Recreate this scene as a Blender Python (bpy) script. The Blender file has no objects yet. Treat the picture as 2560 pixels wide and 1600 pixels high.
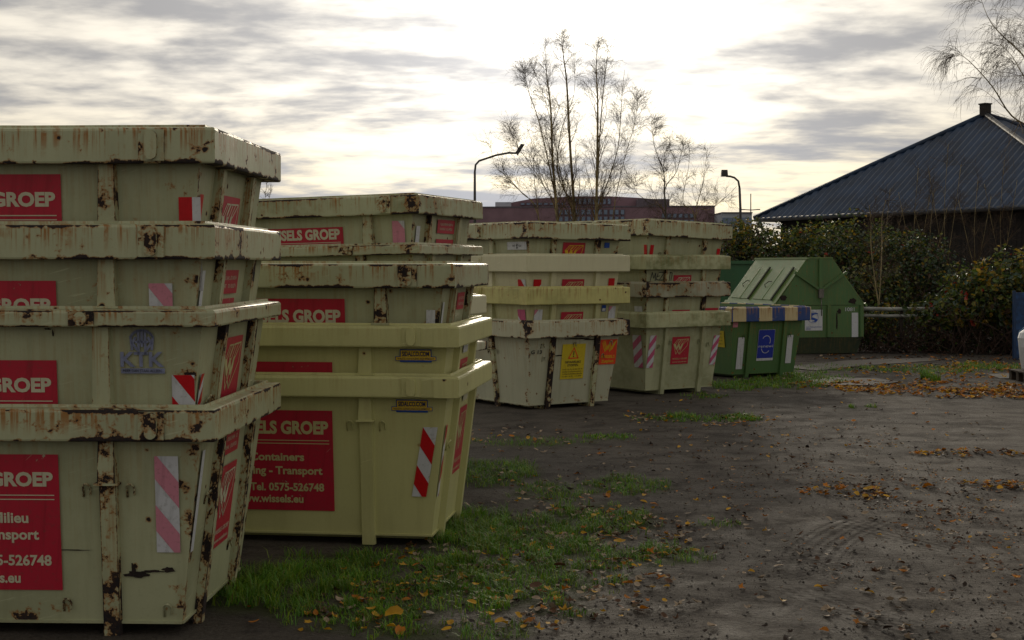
import bpy, math, random
from mathutils import Vector, Matrix, noise as mnoise
R = math.radians
random.seed(11)
sc = bpy.context.scene
COL = sc.collection

# ------------------------------------------------------------------ camera, sky, sun, exposure
EYE = 2.2
FPX = 3556.0          # focal length in pixels of the 2560 px wide photograph (50 mm lens)
HOR = 662.0           # horizon row of the photograph
cam = bpy.data.cameras.new('camera')
cam.lens = 50; cam.sensor_width = 36; cam.sensor_fit = 'HORIZONTAL'
cam.shift_y = -(800 - HOR) / 2560
cam.clip_start = 0.1; cam.clip_end = 3000
camo = bpy.data.objects.new('camera', cam); COL.objects.link(camo)
camo.location = (0, 0, EYE); camo.rotation_euler = (R(90), 0, 0)
sc.camera = camo

SUN_EL, SUN_AZ = R(10.8), R(0.8)
sun_dir = Vector((math.sin(SUN_AZ) * math.cos(SUN_EL), math.cos(SUN_AZ) * math.cos(SUN_EL), math.sin(SUN_EL)))
w = bpy.data.worlds.new('World'); sc.world = w; w.use_nodes = True
sl = bpy.data.lights.new('sun', 'SUN'); sl.energy = 1.4; sl.angle = R(12); sl.color = (1, .88, .70)
slo = bpy.data.objects.new('sun', sl); COL.objects.link(slo)
slo.rotation_euler = (-sun_dir).to_track_quat('-Z', 'Y').to_euler(); slo.location = (0, 60, 30)
vs = sc.view_settings
vs.view_transform = 'Standard'; vs.look = 'None'; vs.gamma = 1; vs.use_curve_mapping = False
vs.exposure = 0.34
sc.render.engine = 'CYCLES'
sc.cycles.use_denoising = True
sc.cycles.max_bounces = 6; sc.cycles.diffuse_bounces = 3; sc.cycles.glossy_bounces = 3
sc.cycles.transparent_max_bounces = 4


# ------------------------------------------------------------------ node helpers
class NT:
    def __init__(s, tree):
        s.t = tree; s.n = tree.nodes; s.l = tree.links

    def put(s, node, idx, v):
        if v is None: return
        if isinstance(v, bpy.types.NodeSocket): s.l.new(v, node.inputs[idx])
        else:
            inp = node.inputs[idx]
            if inp.type == 'RGBA' and len(v) == 3: v = (*v, 1)
            inp.default_value = v

    def new(s, typ, outs=0, **kw):
        nd = s.n.new(typ)
        for k, v in kw.items(): setattr(nd, k, v)
        return nd

    def m(s, op, a, b=None, c=None, clamp=False):
        nd = s.new('ShaderNodeMath', operation=op, use_clamp=clamp)
        for i, v in enumerate((a, b, c)): s.put(nd, i, v)
        return nd.outputs[0]

    def vm(s, op, a, b=None):
        nd = s.new('ShaderNodeVectorMath', operation=op)
        s.put(nd, 0, a); s.put(nd, 1, b)
        return nd

    def step(s, v, lo, hi, o0=0., o1=1.):
        nd = s.new('ShaderNodeMapRange', interpolation_type='SMOOTHSTEP')
        for i, x in enumerate((v, lo, hi, o0, o1)): s.put(nd, i, x)
        return nd.outputs[0]

    def lin(s, v, lo, hi, o0=0., o1=1.):
        nd = s.new('ShaderNodeMapRange')
        for i, x in enumerate((v, lo, hi, o0, o1)): s.put(nd, i, x)
        return nd.outputs[0]

    def mix(s, f, a, b, blend='MIX'):
        nd = s.new('ShaderNodeMix', data_type='RGBA', blend_type=blend)
        s.put(nd, 0, f); s.put(nd, 6, a); s.put(nd, 7, b)
        return nd.outputs[2]

    def noise(s, vec, scale, detail=4, rough=.55, dist=0.):
        nd = s.new('ShaderNodeTexNoise')
        if vec is not None: s.put(nd, 'Vector', vec)
        s.put(nd, 'Scale', scale); s.put(nd, 'Detail', detail); s.put(nd, 'Roughness', rough); s.put(nd, 'Distortion', dist)
        return nd.outputs[0]

    def comb(s, x, y, z):
        nd = s.new('ShaderNodeCombineXYZ')
        for i, v in enumerate((x, y, z)): s.put(nd, i, v)
        return nd.outputs[0]

    def sep(s, v):
        nd = s.new('ShaderNodeSeparateXYZ'); s.put(nd, 0, v)
        return nd.outputs


# ------------------------------------------------------------------ world: low winter sun behind broken cloud
def build_world():
    t = NT(w.node_tree); t.n.clear()
    out = t.new('ShaderNodeOutputWorld'); bg = t.new('ShaderNodeBackground')
    sky = t.new('ShaderNodeTexSky', sky_type='NISHITA')
    sky.sun_disc = False; sky.sun_elevation = SUN_EL; sky.sun_rotation = SUN_AZ
    sky.altitude = 10; sky.air_density = 1.2; sky.dust_density = 2.5; sky.ozone_density = 1.5
    tc = t.new('ShaderNodeTexCoord')
    d = t.vm('NORMALIZE', tc.outputs['Generated']).outputs[0]
    x, y, z = t.sep(d)
    zc = t.m('ADD', t.m('MAXIMUM', z, 0.0), 0.12)
    px = t.m('DIVIDE', x, zc); py = t.m('DIVIDE', y, zc)
    # cloud sheets on a plane overhead, so they crowd into bands towards the horizon
    p1 = t.comb(t.m('MULTIPLY', px, 0.95), t.m('MULTIPLY', py, 1.15), 3.3)
    warp = t.noise(t.comb(px, py, 9.1), 0.7, 2)
    p1w = t.vm('ADD', p1, t.comb(t.m('MULTIPLY', t.m('SUBTRACT', warp, .5), 1.4), t.m('MULTIPLY', t.m('SUBTRACT', warp, .5), .5), 0)).outputs[0]
    n1 = t.noise(p1w, 1.5, 6, .54)
    n2 = t.noise(t.comb(t.m('MULTIPLY', px, 1.8), t.m('MULTIPLY', py, 2.2), 1.7), 3.2, 5, .55)
    n3 = t.noise(t.comb(px, py, 5.0), 0.38, 2)
    dens = t.m('ADD', t.m('MULTIPLY', n1, .68), t.m('ADD', t.m('MULTIPLY', n2, .26), t.m('MULTIPLY', n3, .22)))
    thick = t.step(dens, 0.47, 0.69)
    cosang = t.vm('DOT_PRODUCT', d, tuple(sun_dir)).outputs['Value']
    ang = t.m('ARCCOSINE', t.m('MINIMUM', cosang, 0.99999))
    glow = t.m('EXPONENT', t.m('MULTIPLY', ang, -9.5))
    wide = t.m('EXPONENT', t.m('MULTIPLY', ang, -1.25))
    # thin bright veil lit from behind, thicker grey-lilac undersides
    veil = t.m('ADD', t.m('MULTIPLY', glow, 1.9), t.m('ADD', t.m('MULTIPLY', wide, 0.46), 0.41))
    grey = t.m('ADD', t.m('MULTIPLY', glow, 0.55), t.m('ADD', t.m('MULTIPLY', wide, 0.16), 0.20))
    veilc = t.vm('SCALE', t.mix(t.step(z, 0.02, 0.14), (1.0, .855, .58), (1.0, .925, .79)), None)
    t.put(veilc, 'Scale', veil)
    greyc = t.vm('SCALE', t.mix(t.step(z, 0.0, 0.12), (.90, .92, 1.0), (.975, .955, .95)), None)
    t.put(greyc, 'Scale', grey)
    clouds = t.mix(thick, veilc.outputs[0], greyc.outputs[0])
    skyc = t.vm('SCALE', sky.outputs[0], None); t.put(skyc, 'Scale', 0.07)
    gap = t.step(dens, 0.40, 0.33)
    col = t.mix(t.m('MULTIPLY', gap, .8), clouds, skyc.outputs[0])
    # low pale band along the skyline
    band = t.step(z, 0.04, 0.0)
    lowc = t.vm('SCALE', (1.0, .89, .70), None); t.put(lowc, 'Scale', t.m('ADD', t.m('MULTIPLY', wide, .36), .28))
    col = t.mix(t.m('MULTIPLY', band, .75), col, lowc.outputs[0])
    t.put(bg, 0, col); t.put(bg, 1, 1.0)
    t.l.new(bg.outputs[0], out.inputs[0])
build_world()


# ------------------------------------------------------------------ mesh builder
class MB:
    def __init__(s):
        s.v = []; s.f = []; s.m = []; s.u1 = []; s.u2 = []; s.sm = []

    def face(s, pts, uv=None, uv2=None, mat=0, smooth=False):
        i = len(s.v)
        pts = [Vector(p) for p in pts]
        s.v += [tuple(p) for p in pts]
        s.f.append(tuple(range(i, i + len(pts)))); s.m.append(mat); s.sm.append(smooth)
        if uv is None:
            n = (pts[1] - pts[0]).cross(pts[2] - pts[0]); a = max(range(3), key=lambda k: abs(n[k]))
            ax = [(1, 2), (0, 2), (0, 1)][a]
            uv = [(p[ax[0]], p[ax[1]]) for p in pts]
        s.u1 += uv; s.u2 += uv2 or [(.5, .5)] * len(pts)

    def box(s, c, size, rot=None, mat=0, skip=()):
        c = Vector(c); h = Vector(size) / 2
        P = []
        for k in range(8):
            q = Vector(((h.x if k & 1 else -h.x), (h.y if k & 2 else -h.y), (h.z if k & 4 else -h.z)))
            P.append(c + (rot @ q if rot is not None else q))
        for j, q in enumerate(((0, 2, 3, 1), (4, 5, 7, 6), (0, 1, 5, 4), (2, 6, 7, 3), (0, 4, 6, 2), (1, 3, 7, 5))):
            if j not in skip: s.face([P[k] for k in q], mat=mat)

    def hull(s, A, B, mat=0, cap=True):
        """loft between two loops of the same length, capped"""
        n = len(A)
        for k in range(n):
            j = (k + 1) % n
            s.face([A[k], A[j], B[j], B[k]], mat=mat)
        if cap:
            s.face(list(reversed(A)), mat=mat); s.face(B, mat=mat)

    def tube(s, path, rad, n=6, mat=0, cap=True, smooth=True):
        path = [Vector(p) for p in path]; base = len(s.v); m = len(path)
        rads = rad if isinstance(rad, (list, tuple)) else [rad] * m
        prev = None
        for i, p in enumerate(path):
            d = (path[min(i + 1, m - 1)] - path[max(i - 1, 0)])
            if d.length < 1e-9: d = Vector((0, 0, 1))
            d.normalize()
            if prev is None:
                a = d.orthogonal().normalized()
            else:
                a = prev - d * prev.dot(d)
                if a.length < 1e-6: a = d.orthogonal()
                a.normalize()
            prev = a; b = d.cross(a)
            for k in range(n):
                an = 2 * math.pi * k / n
                s.v.append(tuple(p + (a * math.cos(an) + b * math.sin(an)) * rads[i]))
        for i in range(m - 1):
            for k in range(n):
                j = (k + 1) % n
                s.f.append((base + i * n + k, base + i * n + j, base + (i + 1) * n + j, base + (i + 1) * n + k))
                s.m.append(mat); s.sm.append(smooth)
                s.u1 += [(k / n * .3, i * .2), ((k + 1) / n * .3, i * .2), ((k + 1) / n * .3, i * .2 + .2), (k / n * .3, i * .2 + .2)]
                s.u2 += [(.5, .5)] * 4
        if cap and n > 3:
            for r0, rev in ((0, True), (m - 1, False)):
                q = [base + r0 * n + k for k in range(n)]
                if rev: q.reverse()
                s.f.append(tuple(q)); s.m.append(mat); s.sm.append(False); s.u1 += [(0, 0)] * n; s.u2 += [(.5, .5)] * n

    def build(s, name, mats, parent=None, data_only=False):
        me = bpy.data.meshes.new(name)
        me.from_pydata(s.v, [], s.f)
        for mm in (mats if isinstance(mats, (list, tuple)) else [mats]): me.materials.append(mm)
        me.polygons.foreach_set('material_index', s.m)
        me.polygons.foreach_set('use_smooth', s.sm)
        for nm, arr in (('UVMap', s.u1), ('rel', s.u2)):
            lay = me.uv_layers.new(name=nm)
            lay.data.foreach_set('uv', [c for q in arr for c in q])
        me.update()
        if data_only: return me
        return link(name, me, parent)


def link(name, me, parent=None):
    o = bpy.data.objects.new(name, me); COL.objects.link(o)
    if parent is not None: o.parent = parent
    return o


def empty(name, loc=(0, 0, 0), rz=0.):
    o = bpy.data.objects.new(name, None); COL.objects.link(o)
    o.location = loc; o.rotation_euler = (0, 0, rz); o.empty_display_size = .2
    return o


def tag(o, label=None, cat=None, group=None, kind=None):
    if label: o['label'] = label
    if cat: o['category'] = cat
    if group: o['group'] = group
    if kind: o['kind'] = kind
    return o


def gpt(u, v, z=0.):
    """ground point seen at a pixel of the photograph"""
    Y = (EYE - z) * FPX / (v - HOR)
    return Vector(((u - 1280) / FPX * Y, Y, z))


def wpt(u, v, Y):
    return Vector(((u - 1280) / FPX * Y, Y, EYE + (HOR - v) / FPX * Y))


# ------------------------------------------------------------------ materials
def simple(name, col, rough=.6, metal=0., spec=None, var=.12, scale=6., bump=0., coords='Object', col2=None):
    mt = bpy.data.materials.new(name); mt.use_nodes = True
    t = NT(mt.node_tree); bs = t.n['Principled BSDF']
    tc = t.new('ShaderNodeTexCoord')
    n = t.noise(tc.outputs[coords], scale, 5, .6)
    c2 = col2 or tuple(c * (1 - var * 2.2) for c in col)
    t.put(bs, 'Base Color', t.mix(t.step(n, .3, .7), c2, col))
    t.put(bs, 'Roughness', rough); t.put(bs, 'Metallic', metal)
    if spec is not None: t.put(bs, 'Specular IOR Level', spec)
    if bump:
        b = t.new('ShaderNodeBump'); t.put(b, 'Strength', bump); t.put(b, 'Distance', .02)
        t.put(b, 'Height', t.noise(tc.outputs[coords], scale * 4, 5, .65)); t.l.new(b.outputs[0], bs.inputs['Normal'])
    return mt


def paint(name, base, rust=.3, edge=.3, drip=.3, moss=0., dirt=.35, rough=.42, stripes=None, side=.0):
    """old sprayed steel paint: chipped dark rust with an orange rim, run-down streaks, algae, grime"""
    mt = bpy.data.materials.new(name); mt.use_nodes = True
    t = NT(mt.node_tree); bs = t.n['Principled BSDF']
    uv = t.new('ShaderNodeUVMap', uv_map='UVMap').outputs[0]; rel = t.new('ShaderNodeUVMap', uv_map='rel').outputs[0]
    u, v, _ = t.sep(uv); ru, rv, _ = t.sep(rel)
    rnd = t.new('ShaderNodeObjectInfo').outputs['Random']
    us = t.m('ADD', u, t.m('MULTIPLY', rnd, 37.)); zs = t.m('MULTIPLY', rnd, 11.)
    P = t.comb(us, v, zs)
    n1 = t.noise(P, 8.0, 6, .60, .2)
    n2 = t.noise(P, 42., 4, .6)
    nb = t.noise(P, 1.3, 3, .5)
    st = t.noise(t.comb(t.m('MULTIPLY', us, 48.), t.m('MULTIPLY', v, 1.6), zs), 1., 4, .6)
    ev = t.m('MINIMUM', rv, t.m('SUBTRACT', 1., rv))
    eh = t.m('MINIMUM', ru, t.m('SUBTRACT', 1., ru))
    e = t.m('MULTIPLY', t.m('MULTIPLY', t.step(ev, .20, .0), edge), t.step(t.noise(P, 2.6, 3, .6), .36, .62, .25, 1.15))
    if side: e = t.m('MAXIMUM', e, t.m('MULTIPLY', t.step(eh, .09, .0), side))
    m = t.m('ADD', t.m('ADD', t.m('MULTIPLY', n1, .72), t.m('MULTIPLY', n2, .28)),
            t.m('ADD', t.m('MULTIPLY', e, .30), t.m('MULTIPLY', t.m('SUBTRACT', nb, .5), .34)))
    thr = .79 - .25 * rust
    vo = t.new('ShaderNodeTexVoronoi'); t.put(vo, 'Vector', t.vm('ADD', P, t.comb(t.m('MULTIPLY', n2, .03), t.m('MULTIPLY', n1, .03), 0)).outputs[0]); t.put(vo, 'Scale', 11.)
    pick = t.m('GREATER_THAN', t.sep(vo.outputs[1])[0], 1 - .22 * max(.06, min(1., rust + .25)))
    spot = t.m('MULTIPLY', pick, t.m('SUBTRACT', t.m('MULTIPLY', t.sep(vo.outputs[1])[1], .20), vo.outputs[0]))
    mask = t.m('MAXIMUM', t.step(m, thr, thr + .022), t.step(spot, .0, .03))
    halo = t.m('MAXIMUM', t.step(m, thr - .06, thr + .005), t.m('MULTIPLY', pick, t.step(spot, -.10, .02)))
    # grime and vertical weather streaks
    c = t.mix(t.m('MULTIPLY', t.step(nb, .35, .75), dirt), base, tuple(x * .62 for x in base))
    c = t.mix(t.m('MULTIPLY', t.step(t.noise(t.comb(t.m('MULTIPLY', us, 9.), t.m('MULTIPLY', v, .9), zs), 1., 5, .65), .45, .78), dirt * .7), c, tuple(x * k for x, k in zip(base, (.5, .48, .42))))
    c = t.mix(t.m('MULTIPLY', t.step(n2, .55, .75), dirt * .35), c, tuple(x * .5 for x in base))
    if stripes:
        pw, cb = stripes
        sq = t.m('GREATER_THAN', t.m('FRACT', t.m('DIVIDE', t.m('ADD', u, .07), pw * 2)), .5)
        c = t.mix(sq, c, t.mix(t.m('MULTIPLY', n1, .3), cb, tuple(x * .4 for x in cb)))
    if moss:
        c = t.mix(t.m('MULTIPLY', t.step(t.m('ADD', t.m('MULTIPLY', nb, .6), t.m('MULTIPLY', n1, .4)), .42, .64), moss), c, (.10, .12, .018))
    dr = t.m('MULTIPLY', t.m('MULTIPLY', t.step(st, .46, .62), t.step(rv, .0, .9)), drip)
    dr = t.m('MULTIPLY', dr, t.step(n1, .34, .52))
    c = t.mix(dr, c, (.30, .135, .025))
    scr = t.noise(t.comb(t.m('MULTIPLY', t.m('ADD', us, t.m('MULTIPLY', v, .35)), 4.), t.m('MULTIPLY', t.m('SUBTRACT', v, t.m('MULTIPLY', us, .25)), 60.), zs), 1., 3)
    c = t.mix(t.m('MULTIPLY', t.m('MULTIPLY', t.step(scr, .62, .70), t.step(nb, .5, .62)), .45), c, tuple(min(1., x * 1.25 + .05) for x in base))
    c = t.mix(t.m('MULTIPLY', halo, .8), c, (.30, .125, .02))
    c = t.mix(mask, c, t.mix(t.step(n2, .40, .68), (.010, .008, .010), (.034, .017, .011)))
    t.put(bs, 'Base Color', c)
    t.put(bs, 'Roughness', t.m('ADD', t.m('MULTIPLY', mask, .4), t.m('ADD', rough, t.m('MULTIPLY', n2, .12))))
    b = t.new('ShaderNodeBump'); t.put(b, 'Strength', .35); t.put(b, 'Distance', .006)
    t.put(b, 'Height', t.m('SUBTRACT', t.m('MULTIPLY', n2, .35), mask)); t.l.new(b.outputs[0], bs.inputs['Normal'])
    return mt


CREAM = (.53, .52, .36); GREYCR = (.43, .45, .28); YELCR = (.56, .55, .25); GREEN = (.075, .17, .055)
PM = {
    'old_rim': paint('old_cream_rim_paint', GREYCR, .62, .82, 1., 0, .42, .40, side=.2),
    'old_rim2': paint('mossy_cream_rim_paint', GREYCR, .60, .78, 1., .5, .5, .45, side=.3),
    'old_body': paint('old_cream_wall_paint', GREYCR, .24, .3, .2, .08, .55, .42, side=.55),
    'old_rib': paint('old_cream_rib_paint', GREYCR, .86, .3, .7, 0, .5, .5, side=.35),
    'bare_rib': paint('rusted_through_rib_paint', GREYCR, 1.08, .2, .6, 0, .5, .5, side=.5),
    'fresh': paint('fresh_cream_paint', YELCR, -.1, .14, .08, 0, .32, .36),
    'fresh_rim': paint('fresh_cream_rim_paint', YELCR, .10, .16, .15, 0, .32, .36),
    'c_fresh': paint('pale_cream_paint', (.62, .60, .40), -.1, .2, .1, 0, .18, .38, side=.2),
    'yel_rim': paint('yellowed_cream_rim_paint', (.56, .53, .20), .12, .45, .7, .25, .35, .42, side=.2),
    'yel_body': paint('yellowed_cream_wall_paint', (.50, .50, .27), .0, .3, .3, .1, .35, .42, side=.4),
    'white_body': paint('chalky_white_wall_paint', (.48, .49, .36), .14, .6, .35, 0, .4, .45, side=.6),
    'white_rim': paint('chalky_white_rim_paint', (.48, .48, .34), .62, .65, .6, 0, .4, .45, side=.7),
    'moss_rim': paint('algae_covered_rim_paint', (.46, .48, .28), .12, .35, .4, .85, .5, .5, side=.3),
    'moss_body': paint('algae_stained_wall_paint', (.46, .48, .30), .05, .35, .2, .30, .45, .48, side=.6),
    'grey_rim': paint('greyed_rim_paint', (.36, .36, .26), .66, .7, .8, .45, .6, .5, side=.5),
    'green': paint('green_steel_paint', GREEN, .10, .3, .3, .1, .4, .45, side=.5),
    'green_dark': paint('dark_green_lower_paint', (.02, .035, .016), .15, .4, .2, .1, .5, .6),
    'green_box': paint('deep_green_steel_paint', (.03, .12, .05), .02, .2, .1, 0, .3, .45),
    'stripe_rim': paint('blue_and_cream_banded_paint', (.58, .48, .27), .30, .4, .7, 0, .4, .42, stripes=(.285, (.01, .05, .22))),
    'lid': paint('bleached_green_lid_paint', (.13, .23, .075), .3, .5, .5, .1, .45, .27, side=.3),
}
def vinyl(name, col, rough=.4, wear=.35, under=(.42, .42, .30)):
    mt = bpy.data.materials.new(name); mt.use_nodes = True
    t = NT(mt.node_tree); bs = t.n['Principled BSDF']
    P = t.new('ShaderNodeTexCoord').outputs['Object']
    x, y, z = t.sep(P); a = t.m('ADD', x, y)
    rnd = t.m('MULTIPLY', t.new('ShaderNodeObjectInfo').outputs['Random'], 19.)
    n1 = t.noise(t.comb(a, z, rnd), 3., 4, .6); n2 = t.noise(t.comb(a, z, rnd), 34., 4, .65)
    st = t.noise(t.comb(t.m('MULTIPLY', a, 24.), t.m('MULTIPLY', z, 1.4), rnd), 1., 4)
    sc = t.noise(t.comb(t.m('MULTIPLY', t.m('ADD', a, t.m('MULTIPLY', z, .4)), 5.), t.m('MULTIPLY', t.m('SUBTRACT', z, a), 70.), rnd), 1., 2)
    c = t.mix(t.m('MULTIPLY', t.step(n1, .35, .7), .35), col, tuple(min(1, q * .82 + .012) for q in col))
    c = t.mix(t.m('MULTIPLY', t.step(st, .5, .75), .45), c, tuple(q * .5 for q in col))
    c = t.mix(t.m('MULTIPLY', t.step(n2, .52, .75), .35), c, (.06, .055, .04))
    chip = t.m('MULTIPLY', t.step(t.m('ADD', t.m('MULTIPLY', n2, .5), t.m('MULTIPLY', n1, .5)), .66 - .06 * wear, .69 - .06 * wear), .8)
    scr = t.m('MULTIPLY', t.step(sc, .71, .76), t.step(n1, .5, .62))
    c = t.mix(t.m('MAXIMUM', chip, t.m('MULTIPLY', scr, .7)), c, under)
    t.put(bs, 'Base Color', c); t.put(bs, 'Roughness', t.m('ADD', rough, t.m('MULTIPLY', n2, .15)))
    return mt
RED = vinyl('red_vinyl', (.46, .010, .035))
REDO = vinyl('orange_red_vinyl', (.75, .06, .012))
CRT = simple('cream_vinyl_print', (.55, .50, .24), .5, var=.05)
CRT2 = simple('pale_cream_vinyl_print', (.60, .58, .42), .5, var=.05)
YELP = simple('yellow_vinyl_print', (.75, .50, .02), .45, var=.06)
YEL = vinyl('yellow_vinyl', (.62, .48, .015), .45, .5)
WHT = vinyl('white_vinyl', (.60, .62, .66), .35, .5)
WRED = simple('red_reflective_film', (.55, .006, .012), .3, var=.05, scale=40)
WPINK = vinyl('faded_pink_reflective_film', (.62, .24, .32), .35, .3, (.6, .6, .6))
WMAG = vinyl('faded_magenta_reflective_film', (.55, .10, .22), .35, .3, (.6, .6, .6))
BLK = simple('black_print', (.02, .02, .022), .6, var=.1)
BLU = vinyl('blue_vinyl', (.01, .03, .35), .4, .3, (.5, .5, .5))
BLU2 = simple('blue_print', (.01, .07, .38), .45, var=.1)
LILAC = simple('faded_blue_print', (.24, .27, .42), .6, var=.15, scale=20)
NAVY = simple('navy_print', (.01, .02, .12), .45, var=.1)
STEEL = simple('dull_steel', (.20, .19, .17), .45, .6, var=.2, scale=12)
RUSTM = simple('dark_rusted_steel', (.030, .017, .013), .85, var=.3, scale=25, bump=.5)


# ------------------------------------------------------------------ skip containers
def text_geo(s, size, bold=.0, shear=0.):
    cu = bpy.data.curves.new('t', 'FONT'); cu.body = s; cu.size = size; cu.resolution_u = 3
    cu.fill_mode = 'FRONT'; cu.offset = bold * size; cu.shear = shear
    ob = bpy.data.objects.new('t', cu); COL.objects.link(ob)
    dg = bpy.context.evaluated_depsgraph_get()
    me = ob.evaluated_get(dg).to_mesh()
    V = [(p.co.x, p.co.y) for p in me.vertices]; F = [tuple(p.vertices) for p in me.polygons]
    ob.evaluated_get(dg).to_mesh_clear()
    bpy.data.objects.remove(ob); bpy.data.curves.remove(cu)
    return V, F


_tc = {}
def text_cached(s, bold):
    if (s, bold) not in _tc: _tc[(s, bold)] = text_geo(s, 1., bold)
    return _tc[(s, bold)]


def clip_rect(poly, x0, x1, y0, y1):
    def cl(P, ins, cut):
        o = []
        for i in range(len(P)):
            a, b = P[i - 1], P[i]
            if ins(b):
                if not ins(a): o.append(cut(a, b))
                o.append(b)
            elif ins(a): o.append(cut(a, b))
        return o
    def at(ax, val):
        return lambda a, b: tuple(a[k] + (b[k] - a[k]) * (val - a[ax]) / (b[ax] - a[ax]) for k in (0, 1))
    for ax, val, sg in ((0, x0, 1), (0, x1, -1), (1, y0, 1), (1, y1, -1)):
        if not poly: return poly
        poly = cl(poly, lambda p: (p[ax] - val) * sg >= -1e-9, at(ax, val))
    return poly


class Skip:
    def __init__(s, label, P, alpha, rimz, W=1.9, L=3.7, H=1.37, rimh=.20, body='old_body', rim='old_rim', rib='old_rib',
                 step=.5, ts=.13, te=.16, rib_in=.66, rib_w=.11, lug_in=.37, lug='rust', ov=.09, name='skip_container',
                 group=None, cat='skip container', tilt=(0, 0), seed=0, endrib=.42, hooks=True):
        s.W, s.L, s.H, s.rimh, s.ov, s.ts, s.te, s.foot = W, L, H, rimh, ov, ts, te, .075
        s.stepd = step
        phi = alpha - R(90)
        rot = Matrix.Rotation(phi, 3, 'Z')
        off = rot @ Vector((L / 2, -W / 2, 0))
        s.o = empty(name, (P[0] - off.x, P[1] - off.y, rimz - H), phi)
        s.o.rotation_euler = (tilt[0], tilt[1], phi)
        tag(s.o, label, cat, group)
        s.mb_, s.mr, s.mi = PM[body], PM[rim], PM[rib]
        s.rng = random.Random(seed * 7 + 3); s.seed = seed
        s.body(); s.rim_()
        for sd in (-1, 1):
            for ex in (-1, 1):
                s.side_rib(sd, ex * (L / 2 - rib_in), rib_w)
                s.lug(sd, ex * (L / 2 - lug_in), lug)
            for ey in (-endrib, endrib): s.end_rib(sd, ey)
        if lug == 'clean':
            for ex in (-1, 1):
                cpl = MB(); cpl.box((ex * (L / 2 - .10), -W / 2 - .002, H - rimh / 2 - .006), (.19, .008, rimh - .020)); cpl.build('corner_plate', s.mr, s.o)
        mb = MB()
        for ey in (-endrib, endrib): mb.box((0, ey, s.foot / 2 - .005), (s.L - 2 * ov - 2 * te - .1, .08, s.foot - .012))
        mb.build('skid', s.mi, s.o)
        if hooks:
            for a, z in ((L / 2 - rib_in - .13, H - step - .02), (L / 2 - rib_in + .13, H - step - .02)):
                s.hook('S', a, z)
            for a, z in ((-endrib - .14, H - .56), (endrib + .14, H - .56)): s.hook('E', a, z)

    # geometry of the tapering walls
    def inset(s, z):
        k = 1 - (z - s.foot) / (s.H - s.foot)
        return s.ts * k, s.te * k

    def surf(s, face, a, z, off=0.):
        i, j = s.inset(z)
        if face == 'S': return Vector((a, -(s.W / 2 - s.ov - i) - off, z))
        if face == 'N': return Vector((-a, (s.W / 2 - s.ov - i) + off, z))
        if face == 'E': return Vector(((s.L / 2 - s.ov - j) + off, a, z))
        return Vector((-(s.L / 2 - s.ov - j) - off, -a, z))

    def body(s):
        mb = MB(); z0, z1 = s.foot, s.H
        sd = s.seed * 17.3
        for fi, face in enumerate('SENW'):
            nx, nz = (22, 7) if face in 'SN' else (12, 7)
            def pt(i, k, o=0., f=face, fi=fi):
                z = z0 + (z1 - z0) * k / nz
                ti, tj = s.inset(z)
                h = (s.L / 2 - s.ov - tj) if f in 'SN' else (s.W / 2 - s.ov - ti)
                a = -h + 2 * h * i / nx
                d = 0. if i in (0, nx) or k == nz else .008 * mnoise.noise((a * 2.1 + sd, z * 2.3 + fi * 5, sd))
                return s.surf(f, a, z, d + o), a, z
            for i in range(nx):
                for k in range(nz):
                    q = [pt(i, k), pt(i + 1, k), pt(i + 1, k + 1), pt(i, k + 1)]
                    mb.face([x[0] for x in q], [(x[1] + fi * 9, x[2]) for x in q],
                            [(i / nx, k / nz), ((i + 1) / nx, k / nz), ((i + 1) / nx, (k + 1) / nz), (i / nx, (k + 1) / nz)], smooth=True)
            # inner skin
            ti, tj = s.inset(z1); bi, bj = s.inset(z0)
            ht = (s.L / 2 - s.ov - tj) if face in 'SN' else (s.W / 2 - s.ov - ti)
            hb = (s.L / 2 - s.ov - bj) if face in 'SN' else (s.W / 2 - s.ov - bi)
            A, B, C, D = s.surf(face, hb - .012, z0 + .012, -.012), s.surf(face, -hb + .012, z0 + .012, -.012), s.surf(face, -ht + .012, z1, -.012), s.surf(face, ht - .012, z1, -.012)
            mb.face([A, B, C, D])
            # bottom lip
            a0, a1 = -hb, hb
            mb.hull([s.surf(face, a0, z0 - .004, -.01), s.surf(face, a0, z0 - .004, .012), s.surf(face, a0, z0 + .012, .012), s.surf(face, a0, z0 + .012, -.01)][::-1],
                    [s.surf(face, a1, z0 - .004, -.01), s.surf(face, a1, z0 - .004, .012), s.surf(face, a1, z0 + .012, .012), s.surf(face, a1, z0 + .012, -.01)][::-1])
        i, j = s.inset(z0); x, y = s.L / 2 - s.ov - j, s.W / 2 - s.ov - i
        mb.face([(-x, -y, z0), (-x, y, z0), (x, y, z0), (x, -y, z0)])
        mb.face([(-x, -y, z0 + .012), (x, -y, z0 + .012), (x, y, z0 + .012), (-x, y, z0 + .012)])
        s.bodyo = mb.build('body', s.mb_, s.o)

    def rim_(s):
        mb = MB(); h, ov = s.rimh, s.ov
        # profile (outward distance from the body line, height below the rim top)
        prof = [(-.002, -h + .004), (ov - .012, -h), (ov - .003, -h + .004), (ov, -h + .014), (ov, -.020), (ov - .005, -.006), (ov - .016, .0),
                (.016, .004), (.012, .020), (.002, .020), (-.006, .012), (-.014, -h + .004)]
        cx, cy = s.L / 2 - ov, s.W / 2 - ov
        sd = s.seed * 31.7
        segs = [((-1, -1), (1, -1), 34), ((1, -1), (1, 1), 16), ((1, 1), (-1, 1), 14), ((-1, 1), (-1, -1), 8)]
        acc = 0.
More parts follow.
